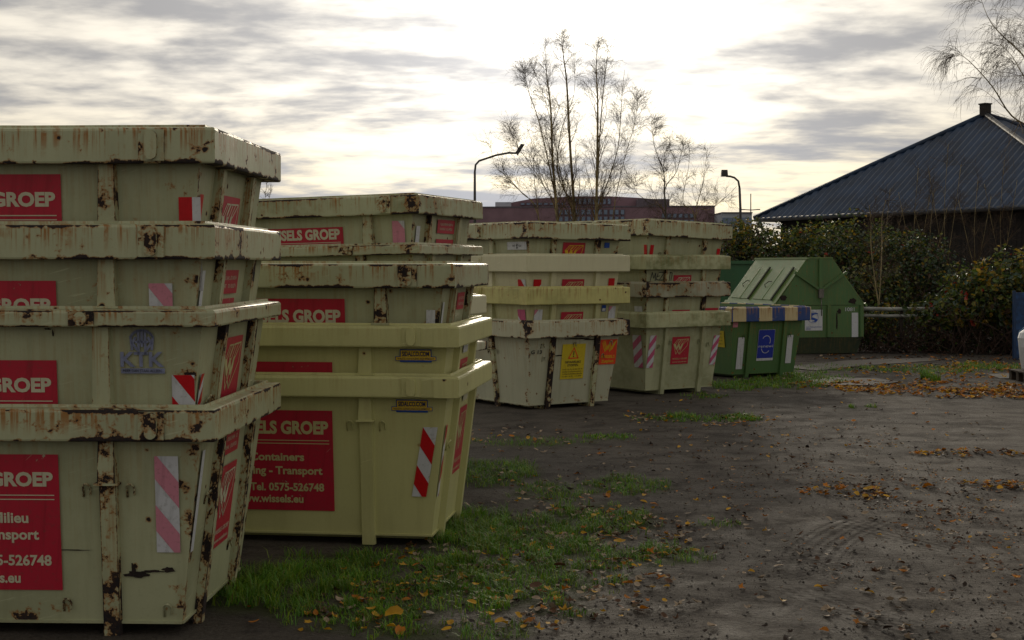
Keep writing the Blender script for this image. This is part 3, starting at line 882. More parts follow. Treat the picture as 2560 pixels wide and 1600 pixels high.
def build_litter():
    rng = random.Random(21)
    L = Lean()
    zones = [  # u, v, ru, rv, count, colour weights, size
        (1300, 1430, 330, 110, 520, (3, 1.5, 3, 4, 2), .030), (1100, 1500, 300, 70, 160, (3, 1.2, 2, 3, 1.5), .036), (1500, 1330, 220, 60, 260, (1, 1, 2.5, 5, 2), .032),
        (1640, 1300, 220, 40, 120, (1, 1, 2, 5, 2), .03), (1350, 1220, 240, 50, 200, (1, 1, 2, 4, 2), .03), (1700, 1100, 500, 60, 220, (1, .6, 1.5, 4, 2), .03),
        (2100, 1200, 420, 120, 360, (1, 1, 3, 2.5, 3), .028), (2140, 1232, 130, 14, 110, (3, 3, 4, 2, 3), .034), (2400, 1300, 170, 130, 260, (1, 1, 4, 1, 4), .028),
        (1800, 1450, 500, 110, 130, (1, .6, 2, 3, 2), .032), (2300, 1500, 260, 90, 90, (1, 1, 2, 4, 2), .032),
        (1760, 1050, 190, 14, 120, (3, 2, 1, 3, 1), .035), (2000, 1035, 400, 60, 240, (1, 1, 1, 4, 2), .03),
        (2350, 972, 240, 20, 1100, (4, 6, 2, 1, 1), .045), (2100, 965, 110, 10, 260, (4, 5, 1, 3, 1), .042), (2480, 985, 110, 12, 420, (4, 6, 2, 1, 1), .045),
        (2330, 928, 200, 16, 420, (5, 5, 1.5, 1, 1), .045), (2480, 915, 100, 10, 260, (5, 5, 1, 1, 1), .045), (2200, 1230, 420, 60, 900, (1, 2, 5, .6, 6), .013), (2420, 1340, 160, 110, 900, (.5, 2, 6, .3, 5), .013), (2050, 1180, 350, 40, 400, (1, 1, 5, 1, 6), .013), (1750, 1180, 300, 60, 300, (1, 1, 4, 1, 6), .012), (2150, 1430, 300, 110, 350, (.5, 1, 4, .5, 6), .011), (1900, 1090, 300, 40, 350, (1, 1, 3, 2, 5), .014),
        (2430, 1135, 140, 8, 130, (3, 4, 4, 1, 2), .036), (2480, 1215, 90, 10, 90, (3, 4, 4, 1, 2), .034), (2300, 895, 260, 8, 260, (2, 3, 5, 1, 3), .045),
        (850, 1500, 220, 70, 30, (4, 2, 1, 1, 1), .028), (1250, 1095, 160, 30, 70, (2, 2, 1, 4, 1), .03), (1900, 930, 60, 20, 60, (2, 3, 1, 2, 1), .04)]
    for u, v, ru, rv, n, wts, sz in zones:
        if not n: continue
        cx, cy, rx, ry, _, _ = gell((u, v, ru, rv, 1, 1))
        for _ in range(n):
            r = math.sqrt(rng.random()) * 1.15; an = rng.random() * 6.283
            x = cx + rx * r * math.cos(an); y = cy + ry * r * math.sin(an)
            if mnoise.noise((x * 1.7, y * 1.7, 12)) < -.12 and rng.random() < .8: continue
            mt = rng.choices(range(5), wts)[0]
            pts, F = leaf_geo(rng, sz * (.6 + .7 * rng.random()), rng.random() < .3)
            L.add(place_leaf(pts, x, y, gz(x, y) + .008 + .012 * rng.random(), rng, .22), F, mt)
    tag(L.build('leaf_litter', LF, smooth=False), 'small fallen leaves scattered over the yard', 'leaves', kind='stuff')
    # bits of gravel
    S = Lean()
    for _ in range(5200):
        u = rng.uniform(1050, 2640); v = 1000 + 700 * rng.random() ** .8
        p = gpt(u, v)
        k = mnoise.noise((p.x * .9, p.y * .9, 5))
        if k < -.05 and rng.random() < .8: continue
        s_ = .004 + .012 * rng.random() ** 3
        O = [Vector((s_, 0, 0)), Vector((-s_ * .9, 0, .1 * s_)), Vector((0, s_ * .8, 0)), Vector((0, -s_, 0)), Vector((.1 * s_, 0, s_ * .7)), Vector((0, 0, -s_ * .5))]
        m = Matrix.Rotation(rng.random() * 6.28, 3, 'Z')
        S.add([tuple(m @ q * rng.uniform(.8, 1.2) + Vector((p.x, p.y, gz(p.x, p.y) + s_ * .25))) for q in O],
              [(0, 2, 4), (2, 1, 4), (1, 3, 4), (3, 0, 4), (2, 0, 5), (1, 2, 5), (3, 1, 5), (0, 3, 5)], 0 if rng.random() < .7 else 1)
    tag(S.build('gravel', [simple('grey_stone', (.11, .10, .09), .7), simple('dark_clod', (.03, .024, .02), .85)]), 'loose gravel and clods on the bare earth', 'gravel', kind='stuff')
    # the larger leaves one can pick out
    big = [(985, 1555, .062, 0), (1010, 1430, .04, 0), (1255, 1575, .05, 0), (1500, 1545, .035, 3), (2190, 1435, .05, 2), (1595, 1325, .05, 0), (1570, 1465, .04, 1), (1625, 1395, .045, 1),
           (860, 1440, .035, 0), (890, 1510, .03, 1), (925, 1545, .035, 0), (1100, 1460, .035, 0), (1230, 1340, .03, 0), (1415, 1490, .04, 1), (1040, 1430, .03, 1), (1290, 1405, .035, 0), (1180, 1525, .035, 0), (770, 1575, .03, 0), (835, 1562, .035, 0),
           (1480, 1520, .04, 3), (1590, 1525, .04, 3), (1560, 1535, .04, 3), (1310, 1560, .035, 3), (1870, 1330, .045, 3), (1920, 1330, .04, 3), (1960, 1360, .045, 3), (1980, 1150, .05, 2), (2110, 1225, .06, 1), (2170, 1228, .06, 0), (2320, 1220, .06, 1), (2480, 1275, .05, 3),
           (1740, 1515, .035, 3), (1870, 1530, .035, 3), (1660, 1550, .04, 2), (1690, 1555, .03, 2), (2065, 1535, .04, 3), (2245, 1525, .04, 3), (2200, 1540, .04, 3), (2355, 1510, .03, 3), (2160, 1570, .03, 3), (1950, 1290, .03, 3), (1840, 1275, .035, 3), (1720, 1290, .035, 3),
           (1425, 1240, .045, 4), (1380, 1235, .04, 3), (1520, 1245, .035, 1), (1500, 1140, .04, 1), (1320, 1105, .04, 0), (1790, 1330, .05, 3), (1700, 1340, .05, 3), (1460, 1335, .04, 1), (1550, 1370, .05, 0), (1400, 1430, .045, 2), (1340, 1485, .05, 2), (1220, 1490, .03, 1)]
    nm = {0: ('yellow', 'a'), 1: ('orange', 'an'), 2: ('brown', 'a'), 3: ('pale dry', 'a'), 4: ('dark wet', 'a')}
    for u, v, sz, mt in big:
        p = gpt(u, v)
        pts, F = leaf_geo(rng, sz, rng.random() < .5)
        l = Lean(); l.add(place_leaf(pts, 0, 0, 0, rng, .25), F, 0)
        o = l.build('fallen_leaf', [LF[mt]]); o.location = (p.x, p.y, gz(p.x, p.y) + .02 + (.03 if mossy(p.x, p.y) > .4 else 0))
        tag(o, 'larger %s fallen leaf lying loose on the ground' % nm[mt][0], 'leaf', 'larger %s fallen leaves' % nm[mt][0])
build_litter()

# ------------------------------------------------------------------ stack beside the camera (A): four old skips
aP, aA = (-1.715, 8.21), R(88)
rg = random.Random(9)
def ac(s, du, pxm): return s.L / 2 - du / pxm      # distance left of the rim corner -> wall coordinate

A1 = Skip('topmost rusty cream skip of the nearest left stack, numeral stain on its rim', aP, aA, 2.997, 1.93, rimh=.21, step=.56, seed=1, group='cream skips nested in stacks')
A1.board(A1.L / 2 - .94, 'a', .265, 1.075)
o = A1.sticker('S', A1.L / 2 - .245, A1.L / 2 - .165, .40, .95, WRED, 'warning_marker'); 
A1.sticker('S', A1.L / 2 - .165, A1.L / 2 - .115, .40, .95, WHT, 'warning_marker')
A1.sticker('E', -.80, -.72, .38, .95, WRED, 'warning_marker')
A1.wlogo('E', -.02, .36, .50, .50, ink=CRT2)
A2 = Skip('second rusty cream skip from the top of the nearest left stack', aP, aA, 2.436, 1.93, rimh=.205, step=.497, seed=2, group='cream skips nested in stacks')
A2.board(A2.L / 2 - .97, 'a', .33, 1.14)
A2.marker('S', A2.L / 2 - .42, A2.L / 2 - .28, .345, .75, WPINK, -1, .10)
A2.sticker('E', -.80, -.73, .27, .8, WHT, 'warning_marker'); A2.notice('E', -.08, .27, .44, .15); A2.sticker('E', -.30, .10, .45, .56, RED, 'notice_sticker')
A3 = Skip('cream skip with blue KTK emblem and narrow rim in the nearest left stack', aP, aA, 1.939, 1.93, rimh=.10, step=.575, seed=3, lug_in=.78, rib_in=.69, group='cream skips nested in stacks')
A3.board(A3.L / 2 - .965, 'a', .30, 1.11)
# KTK emblem
kx = A3.L / 2 - .455; o = A3.text('S', 'KTK', kx, .335, .085, LILAC, A3.o, .26, 'C', .028)
o.name = 'maker_emblem'
A3.text('S', 'MEER DAN STAAL ALLEEN...', kx + .005, .368, .016, BLK, o, .24, 'C', .0, .0165)
A3.polys('S', [[(kx - .128, A3.H - .376), (kx + .132, A3.H - .376), (kx + .132, A3.H - .346), (kx - .128, A3.H - .346)]], LILAC, o, 'emblem_bar', .0135)
z0 = A3.H - .235
arc = [[(kx + .068 * math.cos(R(a)), z0 + .055 + .058 * math.sin(R(a))) for a in range(20, 165, 12)]]
legs = [[(kx - .066, z0 + .075), (kx - .058, z0)], [(kx - .058, z0 + .035), (kx - .038, z0 + .07)], [(kx - .05, z0 + .03), (kx - .030, z0)], [(kx - .02, z0 + .10), (kx - .02, z0 - .025)], [(kx + .02, z0 + .10), (kx + .02, z0 - .025)],
        [(kx - .035, z0 + .045), (kx + .035, z0 + .045)], [(kx, z0 + .10), (kx, z0 + .02)], [(kx + .066, z0 + .075), (kx + .058, z0)], [(kx + .058, z0 + .035), (kx + .038, z0 + .07)], [(kx + .05, z0 + .03), (kx + .03, z0)]]
A3.strokes('S', arc + legs, .015, LILAC, o, 'emblem_figure')
A3.marker('S', A3.L / 2 - .285, A3.L / 2 - .15, .385, .95, WRED, -1, .305)
A3.marker('E', -.79, -.71, .385, .95, WRED, 1, .305)
A3.wlogo('E', -.02, .20, .50, .52)
A3.chip('S', [ragged(A3.L / 2 - 1.01, A3.H - .115, .05, .012, rg), ragged(A3.L / 2 - .98, A3.H - .14, .012, .05, rg)], name='rust_scar')
A4 = Skip('rusty bottom skip of the nearest left stack, one rib worn to bare rust', aP, aA, 1.364, 1.93, H=1.364, rimh=.19, step=.46, rib='bare_rib', seed=4, group='cream skips nested in stacks')
A4.board(A4.L / 2 - .955, 'a', .278, 1.093)
A4.marker('S', A4.L / 2 - .385, A4.L / 2 - .245, .285, .86, WPINK, -1, .13, .31)
A4.sticker('E', -.80, -.735, .26, .86, WHT, 'warning_marker')
A4.notice('E', -.06, .22, .42, .15); A4.wlogo('E', -.04, .44, .44, .52, ink=CRT2)
A4.chip('S', [ragged(A4.L / 2 - .50, A4.H - .995, .17, .05, rg), ragged(A4.L / 2 - .53, A4.H - .965, .03, .09, rg), ragged(A4.L / 2 - .32, A4.H - .965, .08, .04, rg), ragged(A4.L / 2 - .42, A4.H - .975, .15, .018, rg)], name='rust_scar')
A4.chip('S', [ragged(A4.L / 2 - 1.02, A4.H - .86, .022, .14, rg), ragged(A4.L / 2 - .89, A4.H - .85, .30, .007, rg)], name='scratch')
A4.hook('S', A4.L / 2 - .33, A4.H - 1.20); A4.hook('S', A4.L / 2 - .93, A4.H - 1.17); A4.hook('E', .25, A4.H - 1.0)

# ------------------------------------------------------------------ second stack (B): one rusty skip on two freshly painted ones
bP, bA = (-.408, 10.9), R(83)
B1 = Skip('rusty cream skip lying on two fresh cream skips, mid left', (bP[0] - .03, bP[1]), bA, 2.209, 1.87, rimh=.19, step=.481, seed=5, rib_in=.60, group='cream skips nested in stacks')
B1.board(B1.L / 2 - .89, 'b', .275, 1.085, CRT2)
B1.sticker('S', B1.L / 2 - .255, B1.L / 2 - .185, .36, .7, WHT, 'warning_marker', skew=.012); B1.sticker('E', -.78, -.71, .3, .7, WHT, 'warning_marker'); B1.notice('E', .08, .24, .36, .14)
def sidalco(s, a, d):
    o = s.sticker('S', a - .125, a + .125, d, d + .10, BLU2, 'maker_sticker', .011)
    s.sticker('S', a - .162, a + .162, d + .055, d + .088, BLU2, 'sticker_wing', .0118).parent = o
    s.polys('S', [[(a - .118, s.H - d - .058), (a + .118, s.H - d - .058), (a + .118, s.H - d - .008), (a - .118, s.H - d - .008)],
                  [(a - .157, s.H - d - .084), (a + .157, s.H - d - .084), (a + .157, s.H - d - .0595), (a - .157, s.H - d - .0595)]], YELP, o, 'sticker_field', .0132)
    s.text('S', 'SIDALCO.COM', a, d + .051, .034, NAVY, o, .215, 'C', .03, .0155)
    s.text('S', 'WASTE HANDLING EQUIPMENT', a, d + .080, .014, NAVY, o, .29, 'C', .008, .0155)
B2 = Skip('fresh cream skip with open gap below rusty skip, middle of its stack of three', bP, bA, 1.728, 1.87, rimh=.165, step=.39, body='fresh', rim='fresh_rim', rib='fresh', lug='clean', seed=6, rib_in=.75, group='cream skips nested in stacks')
B2.board(B2.L / 2 - 1.02, 'b', .29, 1.09, CRT); sidalco(B2, B2.L / 2 - .355, .185)
B2.sticker('E', -.02, .22, .14, .26, WHT, 'paper_label'); B2.wlogo('E', .08, .31, .40, .5)
B3 = Skip('fresh cream bottom skip with clear phone number beside the grass', bP, bA, 1.338, 1.87, H=1.338, rimh=.165, step=.365, body='fresh', rim='fresh_rim', rib='fresh', lug='clean', seed=7, rib_in=.75, group='cream skips nested in stacks')
B3.board(B3.L / 2 - 1.02, 'b', .281, 1.08, CRT); sidalco(B3, B3.L / 2 - .385, .185)
B3.marker('S', B3.L / 2 - .40, B3.L / 2 - .285, .40, .95, WRED, -1, .10, .30, skew=.10)
B3.marker('E', -.755, -.69, .39, .95, WRED, 1, .10, .30)
B3.wlogo('E', .06, .32, .42, .55, ink=CRT); B3.sticker('E', -.02, .22, .18, .27, CRT2, 'paper_label')

# ------------------------------------------------------------------ third stack (behind B)
cP, cA = (-.873, 13.75), R(72)
Q1 = Skip('mossy rusty cream skip atop the stack behind the fresh skips', cP, cA, 2.845, 1.88, rimh=.19, step=.485, rim='old_rim2', seed=8, rib_in=.58, tilt=(0, R(-1.3)), group='cream skips nested in stacks')
Q1.board(Q1.L / 2 - .86, 'b', .29, .8, CRT2)
Q1.marker('S', Q1.L / 2 - .33, Q1.L / 2 - .20, .25, .75, WPINK, -1, .18, .8); Q1.sticker('E', -.72, -.62, .30, .8, WHT, 'warning_marker'); Q1.notice('E', .10, .22, .50, .14); Q1.sticker('E', -.15, .35, .42, .55, RED, 'notice_sticker')
Q2 = Skip('cream skip with narrow rust-streaked rim, second in the stack behind the fresh skips', cP, cA, 2.37, 1.88, rimh=.10, step=.535, seed=9, tilt=(0, R(-1.0)), lug_in=.78, group='cream skips nested in stacks')
Q3 = Skip('greenish cream skip mostly hidden, third in the stack behind the fresh skips', cP, cA, 1.87, 1.92, rimh=.20, step=.5, body='moss_body', rim='c_fresh', rib='moss_body', seed=10, group='cream skips nested in stacks')
Q4 = Skip('mostly hidden bottom skip of the stack behind the fresh skips', cP, cA, 1.37, 1.95, rimh=.10, step=.46, body='white_body', rim='white_rim', rib='bare_rib', seed=11, group='cream skips nested in stacks')

# ------------------------------------------------------------------ fourth stack (C)
dP, dA = (.225, 21.1), R(34)
kw = dict(W=1.95, rib_in=1.12, lug_in=1.32, ts=.13, te=.20)
C1 = Skip('scratched rust-streaked skip atop the middle stack, white paper sign on its side', dP, dA, 2.83, rimh=.25, step=.48, rim='old_rim', seed=12, group='cream skips nested in stacks', tilt=(R(-.6), 0), **kw)
C1.wlogo('E', -.02, .29, .42, .45, ink=YELP)
o = C1.sticker('S', C1.L / 2 - .72, C1.L / 2 - .20, .29, .41, WHT, 'paper_sign')
C1.fineprint('S', C1.L / 2 - .53, .365, .09, .028, BLK, o, seed=3); C1.fineprint('S', C1.L / 2 - .38, .365, .09, .028, BLK, o, seed=8)
C1.strokes('S', [[(C1.L / 2 - .455, C1.H - .32), (C1.L / 2 - .455, C1.H - .36), (C1.L / 2 - .475, C1.H - .395)], [(C1.L / 2 - .455, C1.H - .36), (C1.L / 2 - .435, C1.H - .39)], [(C1.L / 2 - .475, C1.H - .345), (C1.L / 2 - .435, C1.H - .335)]], .012, BLK, o, 'sign_figure')
C1.sticker('E', .56, .66, .28, .36, BLU2, 'small_label')
C2 = Skip('pale clean cream skip, second from the top of the middle stack', dP, dA, 2.35, rimh=.255, step=.494, body='c_fresh', rim='c_fresh', rib='c_fresh', lug='clean', seed=13, group='cream skips nested in stacks', **kw)
C2.wlogo('E', -.02, .37, .42, .45, ink=CRT); C2.marker('E', -.76, -.62, .37, .75, WRED, 1, .13, .7); C2.marker('S', C2.L / 2 - .42, C2.L / 2 - .22, .37, .75, WRED, -1, .13, .7); C2.marker('E', .66, .78, .36, .75, WRED, -1, .2, .7)
C3 = Skip('yellowed cream skip with pink faded markers, third in the middle stack', dP, dA, 1.856, rimh=.255, step=.506, body='yel_body', rim='yel_rim', rib='yel_body', lug='clean', seed=14, group='cream skips nested in stacks', **kw)
C3.wlogo('E', -.04, .375, .42, .45, ink=CRT); C3.marker('E', -.75, -.60, .33, .75, WPINK, 1, .33, .9); C3.marker('S', C3.L / 2 - .42, C3.L / 2 - .22, .33, .75, WMAG, -1, .33, .9); C3.marker('E', .66, .79, .30, .75, WPINK, 1, .36, .9)
o = C3.sticker('E', .52, .60, .28, .38, BLU2, 'small_label'); C3.sticker('E', .53, .59, .33, .37, WHT, 'label_field', .0132).parent = o
C4 = Skip('chalky white bottom skip of the middle stack with yellow warning sticker', dP, dA, 1.35, H=1.35, rimh=.25, step=.46, body='white_body', rim='white_rim', rib='bare_rib', seed=15, group='cream skips nested in stacks', **kw)
o = C4.sticker('E', -.22, .22, .36, .90, YEL, 'warning_sticker', skew=.0)
zt = C4.H - .42
C4.strokes('E', [[(0., zt), (-.09, zt - .16), (.09, zt - .16), (0., zt)]], .018, REDO, o, 'warning_triangle')
C4.strokes('E', [[(0., zt - .055), (0., zt - .11)], [(0., zt - .128), (0., zt - .138)]], .016, BLK, o, 'exclamation_mark')
C4.text('E', 'GEVAARLIJKE', 0, .655, .034, BLK, o, .30, 'C'); C4.text('E', 'STOFFEN', 0, .705, .034, BLK, o, .20, 'C')
for k in range(4): C4.fineprint('E', 0, .76 + .036 * k, .37, .018, BLK, o, seed=40 + k)
o = C4.sticker('E', .50, .83, .31, .70, REDO, 'company_sticker')
C4.text('E', 'WISSELS', .665, .60, .042, YELP, o, .27, 'C'); C4.text('E', 'Zutphen', .665, .67, .042, YELP, o, .24, 'C')
C4.strokes('E', [[(.54 + dx, C4.H - .36 + dy), (.60 + dx, C4.H - .50 + dy), (.65 + dx, C4.H - .40 + dy), (.69 + dx, C4.H - .50 + dy), (.77 + dx, C4.H - .36 + dy)] for dx, dy in ((0, 0), (.02, .02), (.04, .03))], .011, YELP, o, 'logo_outline')
C4.text('E', 'G 13', -.70, .49, .055, BLK, C4.o, .20, 'C', .02).name = 'painted_number'
rc = random.Random(4)
C4.chip('E', [ragged(.1, C4.H - .28, .6, .03, rc), ragged(-.28, C4.H - .53, .16, .02, rc), ragged(.30, C4.H - .30, .3, .02, rc)], name='rust_scar')
for sgn, a in ((1, -.60), (1, .0), (1, .70)): C4.hook('E', a, C4.H - .36)

# ------------------------------------------------------------------ fifth stack (D)
eP, eA = (2.24, 23.7), R(35)
kd = dict(W=1.92, rib_in=1.5, lug_in=1.7, ts=.11, te=.18)
D1 = Skip('tilted cream skip with rust streaks topping the far right stack of four', eP, eA, 2.93, rimh=.27, step=.577, rim='old_rim', seed=16, group='cream skips nested in stacks', tilt=(R(-2.0), 0), **kd)
for a, f in ((-.80, 'E'), (.72, 'E'), (D1.L / 2 - .26, 'S')): D1.sticker(f, a, a + .075, .42, .9, WRED, 'warning_marker', skew=.02)
D2 = Skip('cream skip with black scrawled graffiti, second in the far right stack', eP, eA, 2.353, rimh=.235, step=.453, rim='moss_rim', seed=17, group='cream skips nested in stacks', **kd)
D2.wlogo('E', -.04, .33, .40, .40, ink=CRT2)
gx = -.76; gz0 = D2.H - .42
D2.strokes('E', [[(gx, gz0), (gx + .03, gz0 + .14), (gx + .07, gz0 + .04), (gx + .11, gz0 + .13), (gx + .11, gz0)], [(gx + .16, gz0 + .12), (gx + .13, gz0 + .02), (gx + .20, gz0 + .01)], [(gx + .14, gz0 + .07), (gx + .20, gz0 + .08)],
                 [(gx + .17, gz0 + .14), (gx + .30, gz0 + .14), (gx + .20, gz0 + .01), (gx + .33, gz0 + .01)], [(gx + .30, gz0 + .16), (gx + .31, gz0)], [(gx + .39, gz0 + .13), (gx + .31, gz0 + .07), (gx + .40, gz0 + .01)], [(gx + .43, gz0 + .13), (gx + .42, gz0)], [(gx + .40, gz0 + .14), (gx + .48, gz0 + .13), (gx + .46, gz0)]], .013, BLK, D2.o, 'graffiti')
D3 = Skip('greyed moss-streaked skip, third in the far right stack', eP, eA, 1.90, rimh=.25, step=.51, rim='grey_rim', rib='bare_rib', seed=18, group='cream skips nested in stacks', **kd)
D3.wlogo('E', -.06, .47, .40, .40); D3.sticker('E', .48, .80, .45, .6, RED, 'notice_sticker'); D3.sticker('S', D3.L / 2 - .45, D3.L / 2 - .25, .40, .6, WHT, 'warning_marker')
D4 = Skip('algae-green bottom skip with pink striped markers in the far right stack', eP, eA, 1.39, H=1.39, rimh=.25, step=.46, body='moss_body', rim='moss_rim', rib='moss_body', seed=19, lug='clean', group='cream skips nested in stacks', **kd)
D4.wlogo('E', -.06, .42, .40, .47, ink=CRT)
D4.marker('E', -.79, -.65, .38, .93, WMAG, 1, .05, .24, skew=.03); D4.marker('S', D4.L / 2 - .50, D4.L / 2 - .27, .38, .93, WMAG, .6, .05, .24); D4.marker('E', .64, .77, .42, .93, WMAG, 1, .0, .22, skew=.06)
D4.hook('E', -.30, D4.H - .5); D4.hook('E', .35, D4.H - .5)

# ------------------------------------------------------------------ single green skip with banded rim (E)
E1 = Skip('green skip with blue and cream banded rim, alone beside the stacks', (4.2, 27.2), R(28), 1.374, W=1.94, H=1.374, rimh=.27, step=.5, body='green', rim='stripe_rim', rib='green', ts=.12, te=.20, rib_in=1.2, lug_in=1.5, lug='clean', seed=20)
o = E1.sticker('E', -.20, .20, .44, 1.05, WHT, 'company_sticker'); E1.sticker('E', -.195, .195, .445, 1.0, BLU, 'sticker_field', .0132).parent = o
E1.text('E', 'renewi', 0, .79, .055, WHT, o, .35, 'C', .0, .0155)
E1.strokes('E', [[(.0 + .10 * math.cos(R(a)), E1.H - .66 + .10 * math.sin(R(a))) for a in range(150, -40, -15)], [(.0 + .10 * math.cos(R(a)), E1.H - .80 + .10 * math.sin(R(a))) for a in range(190, 340, 15)]], .014, WHT, o, 'sticker_rings', .0155)
E1.fineprint('E', 0, .90, .26, .02, BLU2, o, .0155, 5)
E1.sticker('E', -.68, -.53, .58, 1.20, WHT, 'warning_marker'); E1.sticker('E', .52, .66, .56, 1.12, WHT, 'warning_marker'); E1.sticker('E', -.84, -.72, .28, .38, WPINK, 'small_label')
o = E1.sticker('S', E1.L / 2 - .92, E1.L / 2 - .42, .46, .78, YEL, 'warning_sticker')
for k in range(4): E1.fineprint('S', E1.L / 2 - .67, .53 + .065 * k, .36, .02, BLK, o, seed=60 + k)

# ------------------------------------------------------------------ lidded green container (F) and the plain green box behind it
def lidded():
    al = R(11.5); phi = al - R(90)
    # local frame: x along the length towards the camera, y across; origin on the ground at the middle of the near end
    W, L, ze, zt = 2.27, 3.4, 1.20, 2.36
    mid = Vector((7.56, 34.9, 0)); ex = Vector((.2, -.98, 0)); rz = math.atan2(ex.y, ex.x)
    o = empty('lidded_container', mid, rz)
    tag(o, 'large green container with gabled roof and pale sloping lids, beside the hedge', 'waste container')
    hw, ht = W / 2, .31
    mb = MB()
    def sect(x, k=1.): return [Vector((x, -hw, .42)), Vector((x, hw, .42)), Vector((x, hw, ze)), Vector((x, -hw, ze))]
    A, B = sect(-L), sect(0)
    mb.hull(A, B); mb.build('body', PM['green'], o)
    mb = MB()
    mb.hull([Vector((-L + .1, -hw + .14, .02)), Vector((-L + .1, hw - .14, .02)), Vector((-L, hw - .012, .42)), Vector((-L, -hw + .012, .42))],
            [Vector((-.06, -hw + .14, .02)), Vector((-.06, hw - .14, .02)), Vector((-.01, hw - .012, .42)), Vector((-.01, -hw + .012, .42))])
    mb.build('base', PM['green_dark'], o)
    # gables
    for x, t in ((0., .03), (-L, -.03)):
        mb = MB()
        P = [(-hw - .02, ze + .012), (hw + .02, ze + .012), (ht, zt), (-ht, zt)]
        A = [Vector((x - t, y, z)) for y, z in P]; B = [Vector((x, y, z)) for y, z in P]
        mb.hull(A if t > 0 else A[::-1], B if t > 0 else B[::-1]); g = mb.build('gable', PM['green'], o)
        if x == 0:
            m2 = MB(); m2.box((.03, 0, (ze + zt) / 2 + .18), (.06, .09, zt - ze - .40)); m2.build('post', PM['green'], g)
            for sg in (-1, 1):
                m3 = MB(); a = Vector((.035, 0, 1.58)); b = Vector((.035, sg * .68, 2.02)); d = (b - a)
                m3.box((a + b) / 2, (.05, d.length, .06), Matrix.Rotation(math.atan2(d.z, d.y), 3, 'X')); m3.build('brace', PM['green'], g)
            m4 = MB(); m4.box((.05, 0, 1.50), (.08, .12, .22)); m4.tube([(.07, 0, 1.42), (.07, .01, .95)], .012, 5); m4.build('latch', STEEL, g)
    mb = MB(); mb.box((-L / 2, 0, zt + .01), (L + .04, ht * 2 + .04, .03)); mb.box((-L / 2 + .02, -ht - .03, zt - .0), (L + .1, .06, .05)); mb.build('ridge_cap', PM['lid'], o)
    # sloping lids; the left slope (towards the camera's left) is local -y ... built on both sides
    for sg in (-1, 1):
        p0 = Vector((0, sg * (hw + .05), ze)); p1 = Vector((0, sg * ht, zt)); up = p1 - p0; n = Vector((0, up.z * sg, -up.y * sg)).normalized()
        if n.z < 0: n = -n
        mb = MB()
        def Q(x, k, off): return Vector((x, p0.y + up.y * k, p0.z + up.z * k)) + n * off
        def slab(mb, x0, x1, k0, k1, o0, o1):
            A = [Q(x0, k0, o0), Q(x1, k0, o0), Q(x1, k1, o0), Q(x0, k1, o0)]; B = [Q(x0, k0, o1), Q(x1, k0, o1), Q(x1, k1, o1), Q(x0, k1, o1)]
            if sg < 0: mb.hull(A, B)
            else: mb.hull(A[::-1], B[::-1])
        slab(mb, -L + .02, -.02, 0., 1., 0., .02); rp = mb.build('roof_slope', PM['lid'], o)
        slabs = MB(); slab(slabs, -L - .02, .02, -.03, .03, .0, .05); slabs.build('eave_bar', PM['lid'], rp)
        for q in range(2):
            x0 = -L + .22 + q * 1.55
            ml = MB(); slab(ml, x0, x0 + 1.35, .10, .74, .022, .040); lid = ml.build('lid', PM['lid'], o)
            for xx in (x0 + .66, x0 + 1.30):
                mm = MB(); slab(mm, xx - (.012 if xx < x0 + 1 else .035), xx + (.012 if xx < x0 + 1 else .035), .08, .78, .040, .050 if xx < x0 + 1 else .075); mm.build('lid_bar', PM['green_dark'] if xx == x0 + 1.30 else PM['lid'], lid)
            hh = MB(); hh.tube([Q(x0 + .35, .35, .04), Q(x0 + .35, .38, .10), Q(x0 + .48, .45, .10), Q(x0 + .48, .48, .04)], .010, 5); hh.build('handle', RUSTM, lid)
    mb = MB()
    for y in (-hw + .05, .22, hw - .05): mb.box((.025, y, .82), (.05, .09, .78))
    mb.build('end_post', PM['green'], o)
    # print on the near end
    def sheet(y0, y1, z0, z1, mat, name, x=.006, parent=o):
        m = MB(); m.face([(x, y0, z0), (x, y1, z0), (x, y1, z1), (x, y0, z1)]); return m.build(name, mat, parent)
    st = sheet(-.40, .06, .59, 1.10, WHT, 'company_sticker', .008)
    # S-shaped swoosh and ring
    S = [(-.08, 1.02), (-.25, 1.015), (-.345, .965), (-.355, .925), (-.33, .89), (-.26, .86), (-.16, .845), (-.145, .825), (-.235, .80), (-.13, .80), (-.07, .835), (-.075, .865), (-.14, .895), (-.215, .915), (-.205, .955), (-.14, .985), (-.05, 1.0)]
    m = MB(); m.face([(.0125, y, z) for y, z in S]); m.build('emblem', BLU2, st)
    m = MB(); m.tube([(.012, -.19 + .135 * math.cos(R(a)), .91 + .135 * math.sin(R(a))) for a in range(0, 361, 15)], .004, 4); m.build('emblem_ring', BLU2, st)
    def txt(tx, yc, z, cap, wd, mat, parent, x=.0125):
        V, F = text_cached(tx, .01); xs = [p[0] for p in V]; k = wd / (max(xs) - min(xs)); c = (max(xs) + min(xs)) / 2
        me = bpy.data.meshes.new('lettering'); me.from_pydata([(x, yc + (p[0] - c) * k, z + p[1] * cap / .7) for p in V], [], F); me.materials.append(mat); return link('lettering', me, parent)
    txt('van Gansewinkel', -.17, .665, .03, .40, BLU2, st); txt('0800', -.31, .615, .03, .12, BLU2, st)
    sheet(.83, 1.0, .42, 1.02, WHT, 'warning_marker', .008)
    n = txt('1081', .78, 1.06, .09, .24, WHT, o, .012); n.name = 'painted_number'
    rr = random.Random(3)
    for cy, cz, a, b in ((.50, 1.06, .13, .14), (.44, .8, .05, .5), (.85, 1.30, .2, .16), (-.95, 1.4, .2, .14)):
        m = MB(); m.face([(.0045 if cz < ze else .0065, y, z) for y, z in ragged(cy, cz, a, b, rr)]); m.build('rust_patch', RUSTM, o)
lidded()

